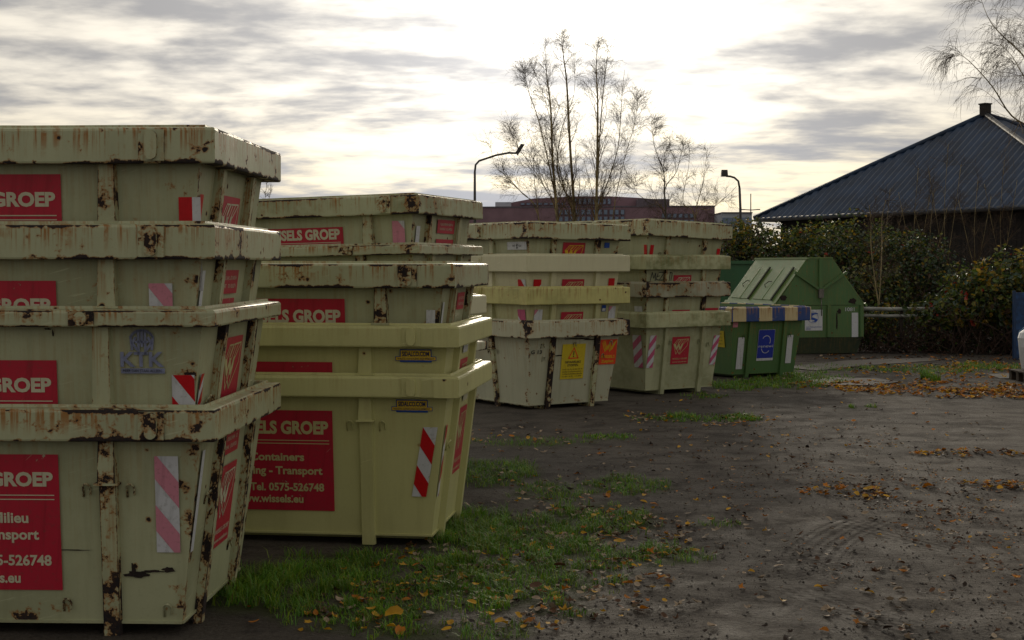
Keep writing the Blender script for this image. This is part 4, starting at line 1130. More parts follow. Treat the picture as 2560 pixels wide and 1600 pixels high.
def green_box():
    c = Vector((6.85, 42.0, 0)); ex = Vector((.2, -.98, 0))
    o = empty('roll_off_container', c, math.atan2(ex.y, ex.x))
    tag(o, 'tall plain deep green open container half hidden behind the lidded green one', 'waste container')
    W, L, H = 2.4, 5.0, 2.27
    mb = MB(); mb.hull([Vector((-L, -W / 2, .2)), Vector((-L, W / 2, .2)), Vector((-L, W / 2, H)), Vector((-L, -W / 2, H))],
                       [Vector((0, -W / 2, .2)), Vector((0, W / 2, .2)), Vector((0, W / 2, H)), Vector((0, -W / 2, H))]); mb.build('body', PM['green_box'], o)
    mb = MB()
    for sg in (-1, 1): mb.box((-L / 2, sg * (W / 2 + .01), H), (L + .12, .10, .10))
    for x in (.01, -L - .01): mb.box((x, 0, H + .003), (.10, W - .1, .10))
    mb.build('top_rail', PM['green_box'], o)
    for k in range(5):
        for sg in (-1, 1):
            m = MB(); m.box((-.5 - k, sg * (W / 2 + .04), 1.2), (.10, .08, 1.95)); m.build('rib', PM['green_box'], o)
    for sg in (-.5, .5):
        m = MB(); m.box((-L / 2, sg, .1), (L, .12, .2)); m.build('skid', PM['green_dark'], o)
green_box()

# ------------------------------------------------------------------ barn with hipped corrugated roof
def barn():
    WALL = simple('tarred_planks', (.018, .015, .016), .8, var=.3, scale=5, bump=.3)
    ROOF = simple('slate_blue_corrugated_sheet', (.018, .044, .10), .5, var=.22, scale=1.2, spec=.35)
    TRIM = simple('weathered_zinc', (.08, .085, .095), .6, .0, var=.2, scale=3)
    P0 = Vector((10.3, 60.0, 0)); e = Vector((.452, -.892, 0)); n = Vector((.892, .452, 0))
    L, D, ze, za = 17.7, 8.2, 4.17, 7.86
    # local frame: x along the front eave (left to right seen from the yard), y into the building
    o = empty('barn', P0, math.atan2(e.y, e.x))
    tag(o, 'dark plank barn with slate-blue corrugated hipped roof and small roof vent', 'barn')
    ap = Vector((L / 2, D / 2, za))
    cor = [Vector((0, 0, ze)), Vector((L, 0, ze)), Vector((L, D, ze)), Vector((0, D, ze))]
    def slope(c0, c1, sheets=True):
        ev = c1 - c0; le = ev.length; ev.normalize(); mid = (c0 + c1) / 2; up = ap - mid; lu = up.length; up.normalize(); nn = ev.cross(up).normalized()
        pit = .36; na = int(le / (pit / 4)); per = 16
        def top(a): return lu * max(0., min(a, le - a) / (le / 2))
        i = 0
        while i < na:
            mb = MB(); j1 = min(na, i + per)
            for j in range(i, j1):
                a0, a1 = le * j / na, le * (j + 1) / na
                h0, h1 = [.06 * (1, .5, 0, .5)[q % 4] for q in (j, j + 1)]
                A = c0 + ev * a0 + nn * h0 - up * .12; B = c0 + ev * a1 + nn * h1 - up * .12
                Cc = c0 + ev * a1 + nn * h1 + up * top(a1); Dd = c0 + ev * a0 + nn * h0 + up * top(a0)
                mb.face([A, B, Cc, Dd], smooth=True)
            mb.build('roof_sheet', ROOF, o); i = j1
    for k in range(4): slope(cor[k], cor[(k + 1) % 4])
    for c in cor:
        mb = MB(); d = (ap - c); mb.tube([c - d * .01 + Vector((0, 0, .05)), ap + Vector((0, 0, .05))], .10, 6); mb.build('hip_cap', TRIM if c is cor[1] else ROOF, o)
    for k in (0, 1, 3):
        a, b = cor[k], cor[(k + 1) % 4]
        mb = MB(); off = Vector((0, 0, -.07)); mb.tube([a + off, b + off], .09, 8); mb.build('gutter', TRIM, o)
    mb = MB(); mb.box(ap + Vector((0, 0, .22)), (.30, .30, .46)); mb.box(ap + Vector((0, 0, .44)), (.36, .36, .05)); mb.build('roof_vent', WALL, o)
    # walls set back under the eaves, of single planks on the sides one can see
    ins = .75
    w0, w1 = Vector((ins, ins, 0)), Vector((L - ins, ins, 0)); w2, w3 = Vector((L - ins, D - ins, 0)), Vector((ins, D - ins, 0))
    mb = MB()
    for a, b in ((w0, w1), (w1, w2), (w2, w3), (w3, w0)): mb.face([a, b, b + Vector((0, 0, ze + .25)), a + Vector((0, 0, ze + .25))])
    mb.build('wall', WALL, o)
    pl = MB(); pl.box((0, 0, (ze + .1) / 2), (.20, .03, ze + .1)); pme = pl.build('plank', WALL, data_only=True)
    x = ins + .1; rr = random.Random(2)
    while x < L - ins:
        q = link('plank', pme, o); q.location = (x, ins - .02 - .015 * rr.random(), 0); x += .215
    y = ins + .1
    while y < D - ins:
        q = link('plank', pme, o); q.location = (ins - .02 - .015 * rr.random(), y, 0); q.rotation_euler = (0, 0, R(90)); y += .215
    mb = MB(); mb.tube([(.12, .12, ze - .08), (.12, .25, ze - .5), (ins - .06, ins - .08, ze - .9), (ins - .06, ins - .08, 0)], .045, 6); mb.build('downpipe', TRIM, o)
barn()

# ------------------------------------------------------------------ office building on the skyline
def offices():
    BR = simple('red_brown_brick', (.25, .155, .19), .8, var=.12, scale=.5); PG = simple('pale_grey_panel', (.42, .46, .53), .5, var=.1, scale=.3)
    GL = simple('blue_grey_glass', (.17, .24, .37), .25, var=.15, scale=.4, spec=.7); DK = simple('dark_roof_edge', (.13, .11, .14), .6)
    Y = 150.
    def X(u): return (u - 1280) / FPX * Y
    def Z(v): return EYE + (HOR - v) / FPX * Y
    o = empty('office_building', (X(1480), Y, 0)); tag(o, 'long low red brick office building far behind the stacked skips', 'building')
    ox = X(1480)
    def block(name, u0, u1, v, y0, y1, mat, v2=None):
        mb = MB(); mb.hull([Vector((X(u0) - ox, y0, -.1)), Vector((X(u1) - ox, y0, -.1)), Vector((X(u1) - ox, y1, -.1)), Vector((X(u0) - ox, y1, -.1))],
                           [Vector((X(u0) - ox, y0, Z(v))), Vector((X(u1) - ox, y0, Z(v2 or v))), Vector((X(u1) - ox, y1, Z(v2 or v))), Vector((X(u0) - ox, y1, Z(v))) ]); return mb.build(name, mat, o)
    wl = block('wall', 1172, 1787, 518, 0, 18, BR, 515)
    pm = MB(); pm.hull([Vector((X(1171) - ox, -.06, Z(520))), Vector((X(1788) - ox, -.06, Z(517))), Vector((X(1788) - ox, .3, Z(517))), Vector((X(1171) - ox, .3, Z(520)))], [Vector((X(1171) - ox, -.06, Z(516.5))), Vector((X(1788) - ox, -.06, Z(513.5))), Vector((X(1788) - ox, .3, Z(513.5))), Vector((X(1171) - ox, .3, Z(516.5)))]); pm.build('parapet', DK, o)
    # stepped upper storey
    pts = [(1278, 501), (1332, 491), (1440, 485), (1535, 485), (1610, 489), (1682, 495)]
    for (a, va), (b, vb) in zip(pts, pts[1:]):
        block('upper_storey', a, b, va, 5, 16, BR, vb)
    block('plant_room', 1237, 1278, 501, 4, 10, PG); block('dark_plant_room', 1600, 1682, 494, 3, 4.8, DK)
    def windows(u0, u1, v0, v1, n, y, rows=1):
        for r in range(rows):
            a, b = v0 + (v1 - v0) * r / rows, v0 + (v1 - v0) * (r + 1) / rows
            for k in range(n):
                c0, c1 = u0 + (u1 - u0) * k / n, u0 + (u1 - u0) * (k + 1) / n
                cx, cz = (X(c0) + X(c1)) / 2 - ox, (Z(a) + Z(b)) / 2; wd, ht = X(c1) - X(c0) - .12, Z(a) - Z(b) - .12
                m = MB(); m.box((cx, y - .04, cz), (wd, .12, ht)); f = m.build('window', DK, o)
                m = MB(); m.box((cx, y - .115, cz), (wd - .14, .03, ht - .14)); m.build('pane', GL, f)
    windows(1395, 1563, 522, 556, 12, -.02, 2); windows(1652, 1736, 532, 562, 6, -.02, 2)
    windows(1436, 1537, 489, 508, 8, 4.9); windows(1300, 1420, 500, 510, 8, 4.9)
    o2 = empty('glass_annexe', (X(1822), Y - 6, 0)); tag(o2, 'blue-grey glazed annexe right of the brick office building', 'building')
    ox2 = X(1822)
    m = MB(); m.box((0, 5, Z(537) / 2), (X(1858) - X(1786), 9, Z(537))); m.build('wall', PG, o2)
    for k in range(6):
        for r in range(3):
            m = MB(); m.box((-1.25 + k * .5, .45, Z(543) - .5 - r * .62), (.44, .1, .54)); m.build('pane', GL, o2)
    m = MB(); m.box((0, 5, Z(536.5)), (X(1859) - X(1785), 9.3, .12)); m.build('parapet', DK, o2)
    o3 = empty('brick_hall', (X(1880), 190, 0)); tag(o3, 'low red brick hall with pale band in the gap left of the barn', 'building')
    def X3(u): return (u - 1280) / FPX * 190
    def Z3(v): return EYE + (HOR - v) / FPX * 190
    m = MB(); m.box((0, 5, Z3(568) / 2), (X3(1990) - X3(1770), 10, Z3(568))); m.build('wall', BR, o3)
    m = MB(); m.box((0, -.05, Z3(569)), (X3(1990) - X3(1770) + .1, .3, .35)); m.build('roof_band', PG, o3)
    for k in range(9):
        m = MB(); m.box((-5 + k * 1.25, -.03, 5.0), (.9, .1, 1.1)); m.build('pane', GL, o3)
offices()

# ------------------------------------------------------------------ lamp posts
GAL = simple('galvanised_steel', (.10, .10, .10), .5, .4, var=.15)
def lamp(label, u, Y, pts, head, rr=.055):
    b = wpt(u, HOR, Y); o = empty('lamp_post', (b.x, Y, 0)); tag(o, label, 'lamp post', 'street lamps behind the yard')
    P = [wpt(a, v, Y) - Vector((b.x, Y, 0)) for a, v in pts]
    m = MB(); m.tube([(0, 0, 0)] + P[:2], [rr * 1.5, rr, rr * .9], 8); m.build('pole', GAL, o)
    m = MB(); m.tube(P[1:], rr * .8, 8); m.build('arm', GAL, o)
    hc = wpt(head[0], head[1], Y) - Vector((b.x, Y, 0))
    m = MB(); A = [hc + Vector(q) for q in ((-head[2], -.14, -head[4]), (head[2], -.14, -head[4]), (head[2], .14, -head[4]), (-head[2], .14, -head[4]))]; B = [hc + Vector(q) for q in ((-head[2] * .85, -.11, head[4]), (head[2] * .85, -.11, head[4]), (head[2] * .85, .11, head[4]), (-head[2] * .85, .11, head[4]))]
    rot = Matrix.Rotation(head[3], 3, 'Y')
    A = [hc + rot @ (p - hc) for p in A]; B = [hc + rot @ (p - hc) for p in B]
    m.hull(A, B); m.build('lamp_head', simple('dark_lamp_housing', (.03, .028, .028), .5), o)
lamp('street lamp with long curved arm left of the bare birches', 1187, 50, [(1187, 480), (1187, 430), (1189, 412), (1198, 402), (1240, 388), (1272, 382), (1290, 383)], (1299, 373, .22, R(-58), .06), .045)
lamp('street lamp with short curved arm left of the barn', 1851, 60, [(1851, 520), (1849, 470), (1846, 453), (1836, 444), (1826, 441), (1815, 440)], (1811, 433, .14, R(0), .14), .055)
def twin():
    b = wpt(1877, HOR, 150); o = empty('twin_lamp_post', (b.x, 150, 0)); tag(o, 'thin far twin-arm lamp mast just left of the barn eave', 'lamp post')
    m = MB(); m.tube([(0, 0, 0), (0, 0, wpt(0, 484, 150).z)], [.09, .05], 6); m.build('pole', GAL, o)
    z = wpt(0, 525, 150).z
    for s_ in (-1, 1):
        m = MB(); m.tube([(0, 0, z), (s_ * .75, 0, z + .05)], .05, 5); m.box((s_ * .8, 0, z + .05), (.35, .25, .10)); m.build('lamp_arm', GAL, o)
twin()

# ------------------------------------------------------------------ fence rails, blue post, sack on pallet
PIPE = simple('white_painted_pipe', (.36, .37, .34), .5, var=.3, scale=2)
def rails():
    a, b = gpt(2135, 887), gpt(2545, 887)
    o = empty('pipe_railing', (a.x, a.y + .6, 0)); tag(o, 'white two-pipe railing running along the bramble hedge', 'railing')
    ln = b.x - a.x
    for z in (1.10, .93):
        m = MB(); m.tube([(ln * k / 8, 0, z + .006 * math.sin(k * 2.1)) for k in range(9)], .048 if z > 1 else .04, 8); m.build('rail', PIPE, o)
    for k in range(4):
        m = MB(); m.tube([(ln * k / 3, .06, 0), (ln * k / 3, .06, 1.08)], .04, 8); m.build('post', RUSTM, o)
rails()
def bluepost():
    p = wpt(2556, HOR, 33); o = empty('gate_post', (p.x, 33, 0)); tag(o, 'blue painted steel gate post at the end of the white railing', 'post')
    m = MB(); m.box((0, 0, .78), (.42, .10, 1.56)); m.build('panel', simple('flaking_blue_paint', (.012, .07, .22), .5, var=.3, scale=8), o)
    for x in (-.2, .2):
        m = MB(); m.box((x, -.03, .79), (.05, .10, 1.62)); m.build('edge_bar', simple('dark_blue_paint', (.01, .04, .12), .5), o)
bluepost()
def sack():
    g = gpt(2603, 953)
    WOOD = simple('dark_wet_wood', (.05, .032, .02), .75, var=.3, scale=6, bump=.3)
    o = empty('pallet', (g.x, g.y, 0)); tag(o, 'dark wooden pallet on the ground at the right edge', 'pallet')
    for y in (-.38, 0, .38):
        for x in (-.38, 0, .38):
            m = MB(); m.box((x, y, .085), (.14, .14, .13)); m.build('block', WOOD, o)
        m = MB(); m.box((0, y, .011), (.92, .12, .020)); m.build('bottom_board', WOOD, o)
    for y in (-.38, 0, .38):
        m = MB(); m.box((0, y, .162), (.92, .13, .022)); m.build('stringer', WOOD, o)
    for k in range(6):
        m = MB(); m.box((-.40 + k * .16, 0, .187), (.135, .92, .026)); m.build('board', WOOD, o)
    s_ = empty('bulk_sack', (g.x, g.y, .20)); tag(s_, 'white bulging bulk sack standing on the dark pallet', 'sack')
    m = MB(); n = 28
    prof = [(0, .30), (.04, .33), (.2, .36), (.45, .40), (.62, .405), (.72, .37), (.79, .27), (.83, .16), (.86, .11), (.90, .115)]
    rows = []
    for z, r in prof:
        row = []
        for k in range(n):
            an = 2 * math.pi * k / n
            rr = r * (1 + .03 * math.sin(an * 5 + z * 6) + .05 * abs(math.cos(2 * an)) + .02 * mnoise.noise((an * 3, z * 7, 2)))
            row.append((rr * math.cos(an), rr * math.sin(an), z))
        rows.append(row)
    base = []
    for i in range(len(rows) - 1):
        for k in range(n): m.face([rows[i][k], rows[i][(k + 1) % n], rows[i + 1][(k + 1) % n], rows[i + 1][k]], smooth=False)
    m.face(rows[0][::-1]); m.face(rows[-1])
    m.build('bag', simple('white_woven_plastic', (.62, .64, .68), .5, var=.06, scale=4, bump=.15), s_)
    ST = simple('pale_blue_strap', (.12, .25, .42), .5)
    for an in (R(215), R(325), R(35), R(145)):
        mm = MB(); mm.tube([(.40 * math.cos(an) * 1.03, .40 * math.sin(an) * 1.03, .60), (.395 * math.cos(an), .395 * math.sin(an), .72), (.28 * math.cos(an), .28 * math.sin(an), .82), (.12 * math.cos(an), .12 * math.sin(an), .90)], .022, 5); mm.build('lifting_strap', ST, s_)
sack()

# ------------------------------------------------------------------ bare trees
BARK = simple('birch_bark', (.42, .33, .15), .75, var=.35, scale=3); TWIG = simple('dark_twig', (.075, .045, .025), .8, var=.2); TWIGY = simple('ochre_twig', (.24, .15, .05), .75, var=.2)
def wobble(p0, d0, ln, n, rng, wob, grav):
    P = [p0.copy()]; d = d0.normalized()
    for _ in range(n):
        d = (d + Vector((rng.gauss(0, wob), rng.gauss(0, wob), rng.gauss(0, wob) + grav))).normalized()
        P.append(P[-1] + d * ln / n)
    return P
def at_path(P, t):
    k = min(int(t * (len(P) - 1)), len(P) - 2); f = t * (len(P) - 1) - k
    return P[k].lerp(P[k + 1], f), (P[k + 1] - P[k]).normalized()
def side_dir(d, ang, rng, bias=None):
    a = d.orthogonal().normalized(); a.rotate(Matrix.Rotation(rng.random() * 6.283, 3, d))
    if bias is not None: a = (a + bias).normalized()
    return (d * math.cos(ang) + a * math.sin(ang)).normalized()
def bare_tree(name, label, trunks, seed, n1=22, l1=2.4, a1=25, n2=8, l2=.85, n3=6, l3=.36, grav=.0, gravtw=-.02, t0=.18, bias=None, group=None, mats=(None, None, None), rt=.0044, loc=None):
    rng = random.Random(seed)
    base = trunks[0][0][0].copy(); base.z = 0
    o = empty(name, base); tag(o, label, 'tree', group)
    mb1, mb2, mb3 = MB(), MB(), MB()
    for path, r0 in trunks:
        P = [p - base for p in path]
        # resample smoothly
        Q = []
        for k in range(len(P) - 1):
            p0, p1, p2, p3 = P[max(k - 1, 0)], P[k], P[k + 1], P[min(k + 2, len(P) - 1)]
            for q in range(4):
                t = q / 4
                Q.append(.5 * ((2 * p1) + (p2 - p0) * t + (2 * p0 - 5 * p1 + 4 * p2 - p3) * t * t + (3 * p1 - p0 - 3 * p2 + p3) * t ** 3))
        Q.append(P[-1])
        m = len(Q); mb1.tube(Q, [max(.007, .45 * r0 * (1 - k / (m - 1)) ** .8) for k in range(m)], 6)
        tl = sum((Q[k + 1] - Q[k]).length for k in range(m - 1))
        for _ in range(n1):
            t = t0 + (1 - t0) * rng.random() ** 1.15
            p, d = at_path(Q, min(t, .985))
            ln = l1 * (.35 + .75 * rng.random()) * (1.05 - .97 * t) * min(1., tl / 6)
            B = wobble(p, side_dir(d, R(a1) * (.7 + .6 * rng.random()), rng, bias), ln, 6, rng, .07, grav + .05)
            r1 = max(.006, r0 * .22 * (1 - t) ** .7)
            mb2.tube(B, [r1 * (1 - .8 * k / 6) for k in range(7)], 4)
            for _ in range(n2):
                tt = .15 + .85 * rng.random(); p2, d2 = at_path(B, min(tt, .98))
                C = wobble(p2, side_dir(d2, R(38) * (.6 + .8 * rng.random()), rng), l2 * (.4 + .8 * rng.random()) * (1.1 - .5 * tt), 4, rng, .10, gravtw)
                mb3.tube(C, [rt * (1 - .5 * k / 4) for k in range(5)], 3, cap=False)
                for _ in range(n3):
                    p3, d3 = at_path(C, .2 + .78 * rng.random())
                    E = wobble(p3, side_dir(d3, R(40), rng), l3 * (.4 + .9 * rng.random()), 3, rng, .12, gravtw * 2)
                    mb3.tube(E, [rt * .7, rt * .6, rt * .45, rt * .3], 3, cap=False)
    mb1.build('trunk', mats[0] or BARK, o); mb2.build('branches', mats[1] or TWIGY, o)['kind'] = 'stuff'; mb3.build('twigs', mats[2] or TWIG, o)['kind'] = 'stuff'
    return o
def px_trunk(pts, Y, rng=random.Random(77), dj=.5):
    # control points are (u, v) of the photograph at distance Y, with a little depth of their own
    P = [wpt(u, v, Y + (rng.uniform(-dj, dj) if k else 0)) for k, (u, v) in enumerate(pts)]
    g = P[0].copy(); g.z = 0.; g.x -= (P[1].x - P[0].x) * .5
    return [g] + P
def c1(p): return [(1140 + x / 2.908, 60 + y / 2.908) for x, y in p]
YB = 55.
bare_tree('birch_tree', 'tall bare birch with yellowish trunk, left of the birch clump', [
    (px_trunk(c1([(735, 1420), (703, 1000), (688, 600), (660, 380), (648, 160)]), YB), .15),
    (px_trunk(c1([(735, 1420), (690, 1090), (600, 700), (530, 500), (500, 360)]), YB + .5), .09),
    (px_trunk(c1([(735, 1420), (640, 1180), (540, 1020), (440, 880), (380, 740)]), YB + .8), .055)], 31, n1=26, group='bare birches on the skyline')
bare_tree('birch_tree', 'tallest bare birch in the middle of the birch clump', [
    (px_trunk(c1([(862, 1420), (830, 900), (805, 430), (780, 230), (768, 95)]), YB + 1.5), .16),
    (px_trunk(c1([(862, 1420), (740, 1080), (770, 760), (860, 500), (855, 140)]), YB + 2), .08),
    (px_trunk(c1([(862, 1420), (780, 1180), (720, 860), (640, 520), (545, 300)]), YB + 1), .07)], 32, n1=26, group='bare birches on the skyline')
bare_tree('birch_tree', 'bare birch right of the birch clump with several upright leaders', [
    (px_trunk(c1([(1020, 1420), (1028, 900), (1030, 560), (1020, 330), (1028, 150)]), YB + .6), .15),
    (px_trunk(c1([(1020, 1420), (1045, 820), (1075, 450), (1098, 250), (1095, 160)]), YB + 1), .08),
    (px_trunk(c1([(1020, 1420), (1110, 1130), (1180, 880), (1205, 560), (1225, 330)]), YB + 1.2), .08),
    (px_trunk(c1([(1140, 1420), (1220, 1000), (1300, 720), (1320, 560)]), YB + .3), .05)], 33, n1=24, group='bare birches on the skyline')
bare_tree('birch_tree', 'low spreading bare birch behind the lamp with the long arm', [
    (px_trunk(c1([(600, 1400), (480, 1230), (380, 1120), (280, 1020), (250, 850)]), YB + 3), .05),
    (px_trunk(c1([(600, 1400), (430, 1180), (340, 1050), (300, 930)]), YB + 3), .04), (px_trunk(c1([(600, 1400), (570, 1150), (560, 900), (520, 760)]), YB + 3), .05)], 34, n1=10, l1=1.5, group='bare birches on the skyline')
bare_tree('bare_tree', 'smaller bare tree with few last leaves right of the birches', [
    (px_trunk(c1([(1525, 1420), (1515, 1220), (1510, 1080), (1440, 880), (1420, 700)]), 52), .09),
    (px_trunk(c1([(1525, 1420), (1520, 1200), (1600, 1080), (1640, 930), (1670, 850)]), 52), .06),
    (px_trunk(c1([(1525, 1420), (1512, 1080), (1520, 930), (1560, 860)]), 52), .05),
    (px_trunk(c1([(1525, 1420), (1400, 1300), (1310, 1220), (1290, 1150)]), 52), .05)], 35, n1=15, l1=1.7, a1=40, n2=6, l2=.6, mats=(simple('grey_green_bark', (.10, .09, .06), .8), None, None))
bare_tree('bare_tree', 'slender bare tree beside the lamp with the short arm', [
    (px_trunk(c1([(1740, 1420), (1790, 1180), (1810, 1050), (1830, 900)]), 53), .05), (px_trunk(c1([(1740, 1420), (1650, 1300), (1690, 1050), (1700, 900)]), 53), .05),
    (px_trunk(c1([(1740, 1420), (1850, 1350), (1950, 1270), (2040, 1180)]), 53), .03)], 36, n1=14, l1=1.3, a1=40, n2=5, l2=.5)
bare_tree('bare_tree', 'tip of a bare shrub showing between the two nearest stacks', [(px_trunk([(655, 560), (662, 500), (668, 450)], 45), .02), (px_trunk([(655, 560), (672, 500), (678, 470)], 45), .015)], 37, n1=8, l1=.5, n2=4, l2=.3, n3=2, l3=.15)
# weeping birch at the right edge, standing outside the frame
tb = wpt(2790, HOR, 40); tb.z = 0
def wv(u, v, Y=40.): return wpt(u, v, Y)
bare_tree('weeping_birch', 'large weeping bare birch reaching in from the right edge above the barn', [
    ([tb, wv(2760, 500), wv(2730, 250), wv(2700, 0), wv(2690, -300)], .24),
    ([wv(2735, 420), wv(2600, 330), wv(2530, 290, 39.5), wv(2480, 215, 39), wv(2420, 150, 39), wv(2385, 130, 39)], .075),
    ([wv(2735, 280), wv(2620, 200), wv(2550, 130, 40.5), wv(2480, 60, 41), wv(2450, -10, 41)], .08),
    ([wv(2720, 100), wv(2620, 40), wv(2560, -30, 39), wv(2500, -90, 39), wv(2450, -100, 39)], .08),
    ([wv(2735, 330), wv(2640, 240), wv(2575, 210, 38.6), wv(2530, 140, 38.5), wv(2500, 110, 38.5)], .06)],
    41, n1=17, l1=2.1, a1=48, n2=9, l2=1.1, n3=3, l3=.5, grav=-.07, gravtw=-.22, t0=.2)
# young birch before the hedge and bare saplings in front of the barn roof
def c7(p): return [(1760 + x / 3.024, 560 + y / 3.024) for x, y in p]
PALE = simple('pale_birch_bark', (.42, .33, .17), .7, var=.25, scale=4)
bare_tree('young_birch', 'young twin-stemmed pale birch in front of the hedge by the railing', [
    (px_trunk(c7([(1320, 640), (1300, 480), (1265, 200), (1262, 0), (1250, -140)]), 36.3, dj=.1), .045), (px_trunk(c7([(1322, 640), (1335, 420), (1345, 150), (1345, -40), (1375, -180)]), 36.3, dj=.1), .045)],
    42, n1=14, l1=1.5, a1=38, n2=5, l2=.6, n3=3, mats=(PALE, simple('reddish_branch', (.22, .13, .07), .7), None), t0=.3)
for k, (u, v0, v1, Y) in enumerate(((2290, 700, 420, 45), (2365, 690, 360, 46), (2440, 700, 440, 44), (2505, 690, 400, 45), (2220, 690, 470, 46), (2330, 690, 470, 43))):
    bare_tree('bare_sapling', 'thin bare sapling before the barn, %s in the row' % ('third from the left', 'third from the right', 'second from the right', 'rightmost', 'leftmost', 'fourth from the right')[k] if k not in (0, 5) else ('thin bare sapling before the barn, second from the left' if k == 0 else 'thin bare sapling before the barn, third from the left'),
        [(px_trunk([(u, v0), (u - 4, (v0 + v1) / 2), (u + 6, v1)], Y, dj=.2), .03), (px_trunk([(u, v0), (u + 20, (v0 + v1) / 2 + 20), (u + 38, v1 + 50)], Y, dj=.2), .02), (px_trunk([(u, v0), (u - 24, (v0 + v1) / 2 + 20), (u - 44, v1 + 60)], Y, dj=.2), .02)],
        50 + k, n1=12, l1=1.3, a1=30, n2=5, l2=.6, n3=3, t0=.25, group='saplings before the barn')

# ------------------------------------------------------------------ brambles and hedge
HB = [leafmat('bramble_dark_green', (.035, .060, .018), .38, .25), leafmat('bramble_green', (.090, .145, .022), .36, .35), leafmat('bramble_yellow', (.42, .27, .02), .42, .35), leafmat('bramble_red', (.35, .03, .012), .42, .3),
      leafmat('bramble_olive', (.18, .18, .03), .40, .35), leafmat('bramble_brown', (.085, .048, .024), .6, .15), leafmat('bramble_blue_green', (.045, .085, .055), .28, .15)]
STEM = simple('bramble_cane', (.075, .040, .028), .7, var=.3, scale=5)
def bush(name, label, blobs, nleaf, size, wts, seed, nstem=60, cat='bush', group=None, stemcol=None, top_wts=None, nbrown=0):
    """blobs: (x, y, z, rx, ry, rz) ellipsoids; leaves crowd towards their surface"""
    rng = random.Random(seed)
    o = empty(name, (blobs[0][0], blobs[0][1], 0)); tag(o, label, cat, group)
    ox, oy = blobs[0][0], blobs[0][1]
    L = Lean(); vol = [b[3] * b[4] * b[5] for b in blobs]
    for _ in range(nleaf):
        b = rng.choices(blobs, vol)[0]
        d = Vector((rng.gauss(0, 1), rng.gauss(0, 1), rng.gauss(0, 1))).normalized(); r = rng.random() ** .42
        k = 1 + .32 * mnoise.noise((d.x * 2.3 + b[0], d.y * 2.3, d.z * 2.3 + b[2])) + .16 * mnoise.noise((d.x * 6 + b[0], d.y * 6, d.z * 6))
        p = Vector((b[0] + d.x * r * b[3] * k, b[1] + d.y * r * b[4] * k, b[2] + d.z * r * b[5] * k))
        if p.z < .03: continue
        cl = mnoise.noise((p.x * 1.6, p.y * 1.6, p.z * 1.6))
        if cl < -.28 and rng.random() < .75: continue
        ww = top_wts if (top_wts and d.z > .1 and r > .6) else wts
        mt = rng.choices(range(7), ww)[0]
        if mt in (2, 3) and mnoise.noise((p.x * 1.3, p.z * 1.3, p.y * 1.3 + 5 + mt * 7)) < .02: mt = rng.choice((0, 1, 4, 6))
        s_ = size * (.55 + .8 * rng.random())
        n = (d + Vector((rng.gauss(0, .7), rng.gauss(0, .7), rng.gauss(0, .7) + .5))).normalized()
        a = n.orthogonal().normalized(); a.rotate(Matrix.Rotation(rng.random() * 6.283, 3, n)); c = n.cross(a)
        q = p - Vector((ox, oy, 0)); f = .22 * s_
        L.add([tuple(q - a * s_ * .5), tuple(q + c * s_ * .34 + n * f), tuple(q + a * s_ * .55), tuple(q - c * s_ * .34 + n * f)], [(0, 1, 2), (0, 2, 3)], mt)
    L.build('foliage', HB, o)['kind'] = 'stuff'
    mb = MB()
    for _ in range(nstem):
        b = rng.choices(blobs, vol)[0]
        x = b[0] + rng.uniform(-1, 1) * b[3]; y = b[1] + rng.uniform(-1, .6) * b[4]
        P = wobble(Vector((x - ox, y - oy, 0)), Vector((rng.gauss(0, .5), rng.gauss(-.15, .35), 1)), rng.uniform(.7, 1.15) * (b[2] + b[5]), 7, rng, .16, -.10)
        P = [Vector((p.x, p.y, max(p.z, .02))) for p in P]
        mb.tube(P, [.012, .011, .010, .009, .008, .007, .005, .004], 4, cap=False)
    mb.build('canes', STEM, o)['kind'] = 'stuff'
    return o
def bl(u, v, Y, rx, ry, rz): p = wpt(u, v, Y); return (p.x, p.y, max(p.z, .2), rx, ry, rz)
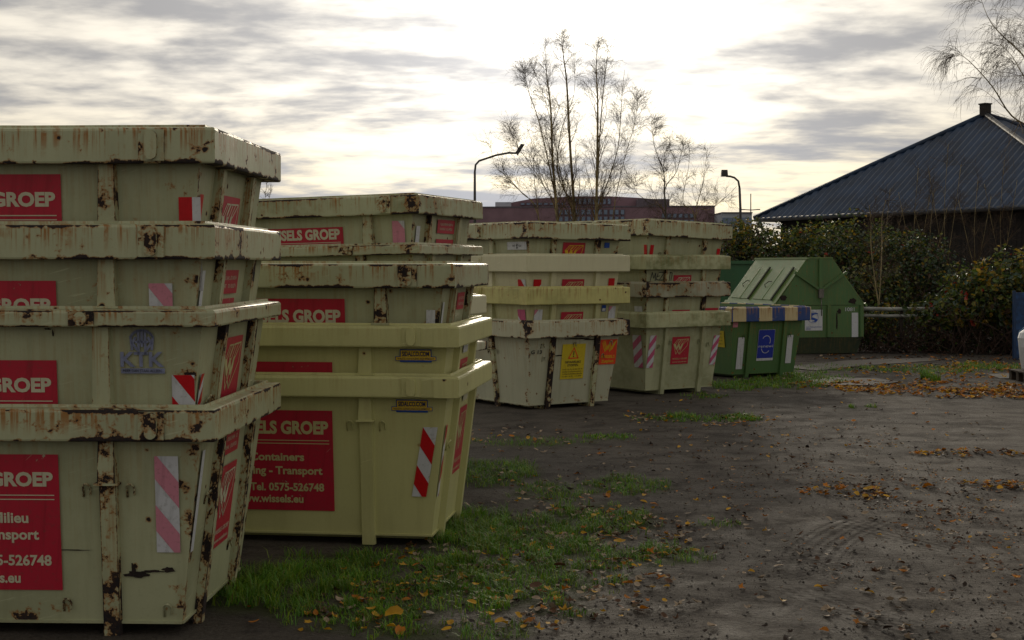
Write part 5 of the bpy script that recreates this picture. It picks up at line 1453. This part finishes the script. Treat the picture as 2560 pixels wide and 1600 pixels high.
bush('shrub', 'dark leafy shrub mass behind the green containers, yellowing at its left end', [bl(1890, 675, 46, 1.1, 1.2, 1.25), bl(1960, 665, 46, 1.3, 1.3, 1.35), bl(2050, 665, 46, 1.4, 1.3, 1.4), bl(1845, 700, 46, 1.0, 1.2, 1.1)], 15000, .13, (4, 3, .7, .02, 2, 2, 1), 61, 90, top_wts=(3, 3, 1.6, .05, 3, 1, 1))
bush('shrub', 'dark leafy shrub mass behind the young birch', [bl(2140, 665, 43.5, 1.5, 1.3, 1.45), bl(2230, 680, 43, 1.4, 1.3, 1.35), bl(2180, 760, 41, 1.6, 1.2, 1.2)], 15000, .12, (5, 3, .3, .02, 1.5, 3, 1.5), 62, 110, top_wts=(3, 3, .8, .05, 2.5, 1, 1.5))
bush('shrub', 'dark leafy shrub mass before the barn wall, glossy blue-green patches', [bl(2310, 690, 41.5, 1.2, 1.2, 1.25), bl(2380, 760, 41, 1.2, 1.2, .9), bl(2480, 780, 41, 1.3, 1.2, .7), bl(2600, 740, 41.5, 1.2, 1.2, .9)], 9500, .12, (5, 2, .3, .05, 1.5, 3, 3), 63, 110)
TW = (1, 4, 3.4, .5, 3.6, .3, 2.4)
bush('bramble_bush', 'sunlit bramble mound with yellow and red leaves spilling over the railing', [bl(2480, 740, 35.4, 1.3, .9, .85), bl(2400, 770, 35.2, .9, .8, .55), bl(2560, 720, 35.2, 1.2, .9, 1.0), bl(2330, 790, 35.4, .7, .6, .4)], 8500, .135, (2, 4, 2, .2, 3, 1.5, 1.6), 64, 90, top_wts=TW)
bush('bramble_bush', 'low dark bramble tangle beneath the railing', [bl(2250, 850, 36, 1.3, .7, .55), bl(2370, 855, 35.7, 1.3, .7, .6), bl(2480, 850, 35.6, 1.2, .7, .65), bl(2580, 850, 35.6, 1.2, .7, .7)], 5200, .09, (4, 1.5, .3, .06, 1, 6, .8), 65, 420)
bush('bramble_bush', 'small bramble clump against the end of the lidded container', [bl(2185, 830, 36, .55, .5, .5), bl(2215, 800, 36, .5, .5, .45)], 1500, .09, (4, 3, .9, .05, 2, 2, 1.5), 66, 50, top_wts=TW)
bush('shrub', 'low yellowing shrub right of the stacks, below the brick hall', [bl(1835, 610, 46, .9, .8, .75), bl(1870, 585, 47, .7, .7, .6)], 2600, .11, (2, 2, 2, .1, 3, 2, .5), 67, 40)
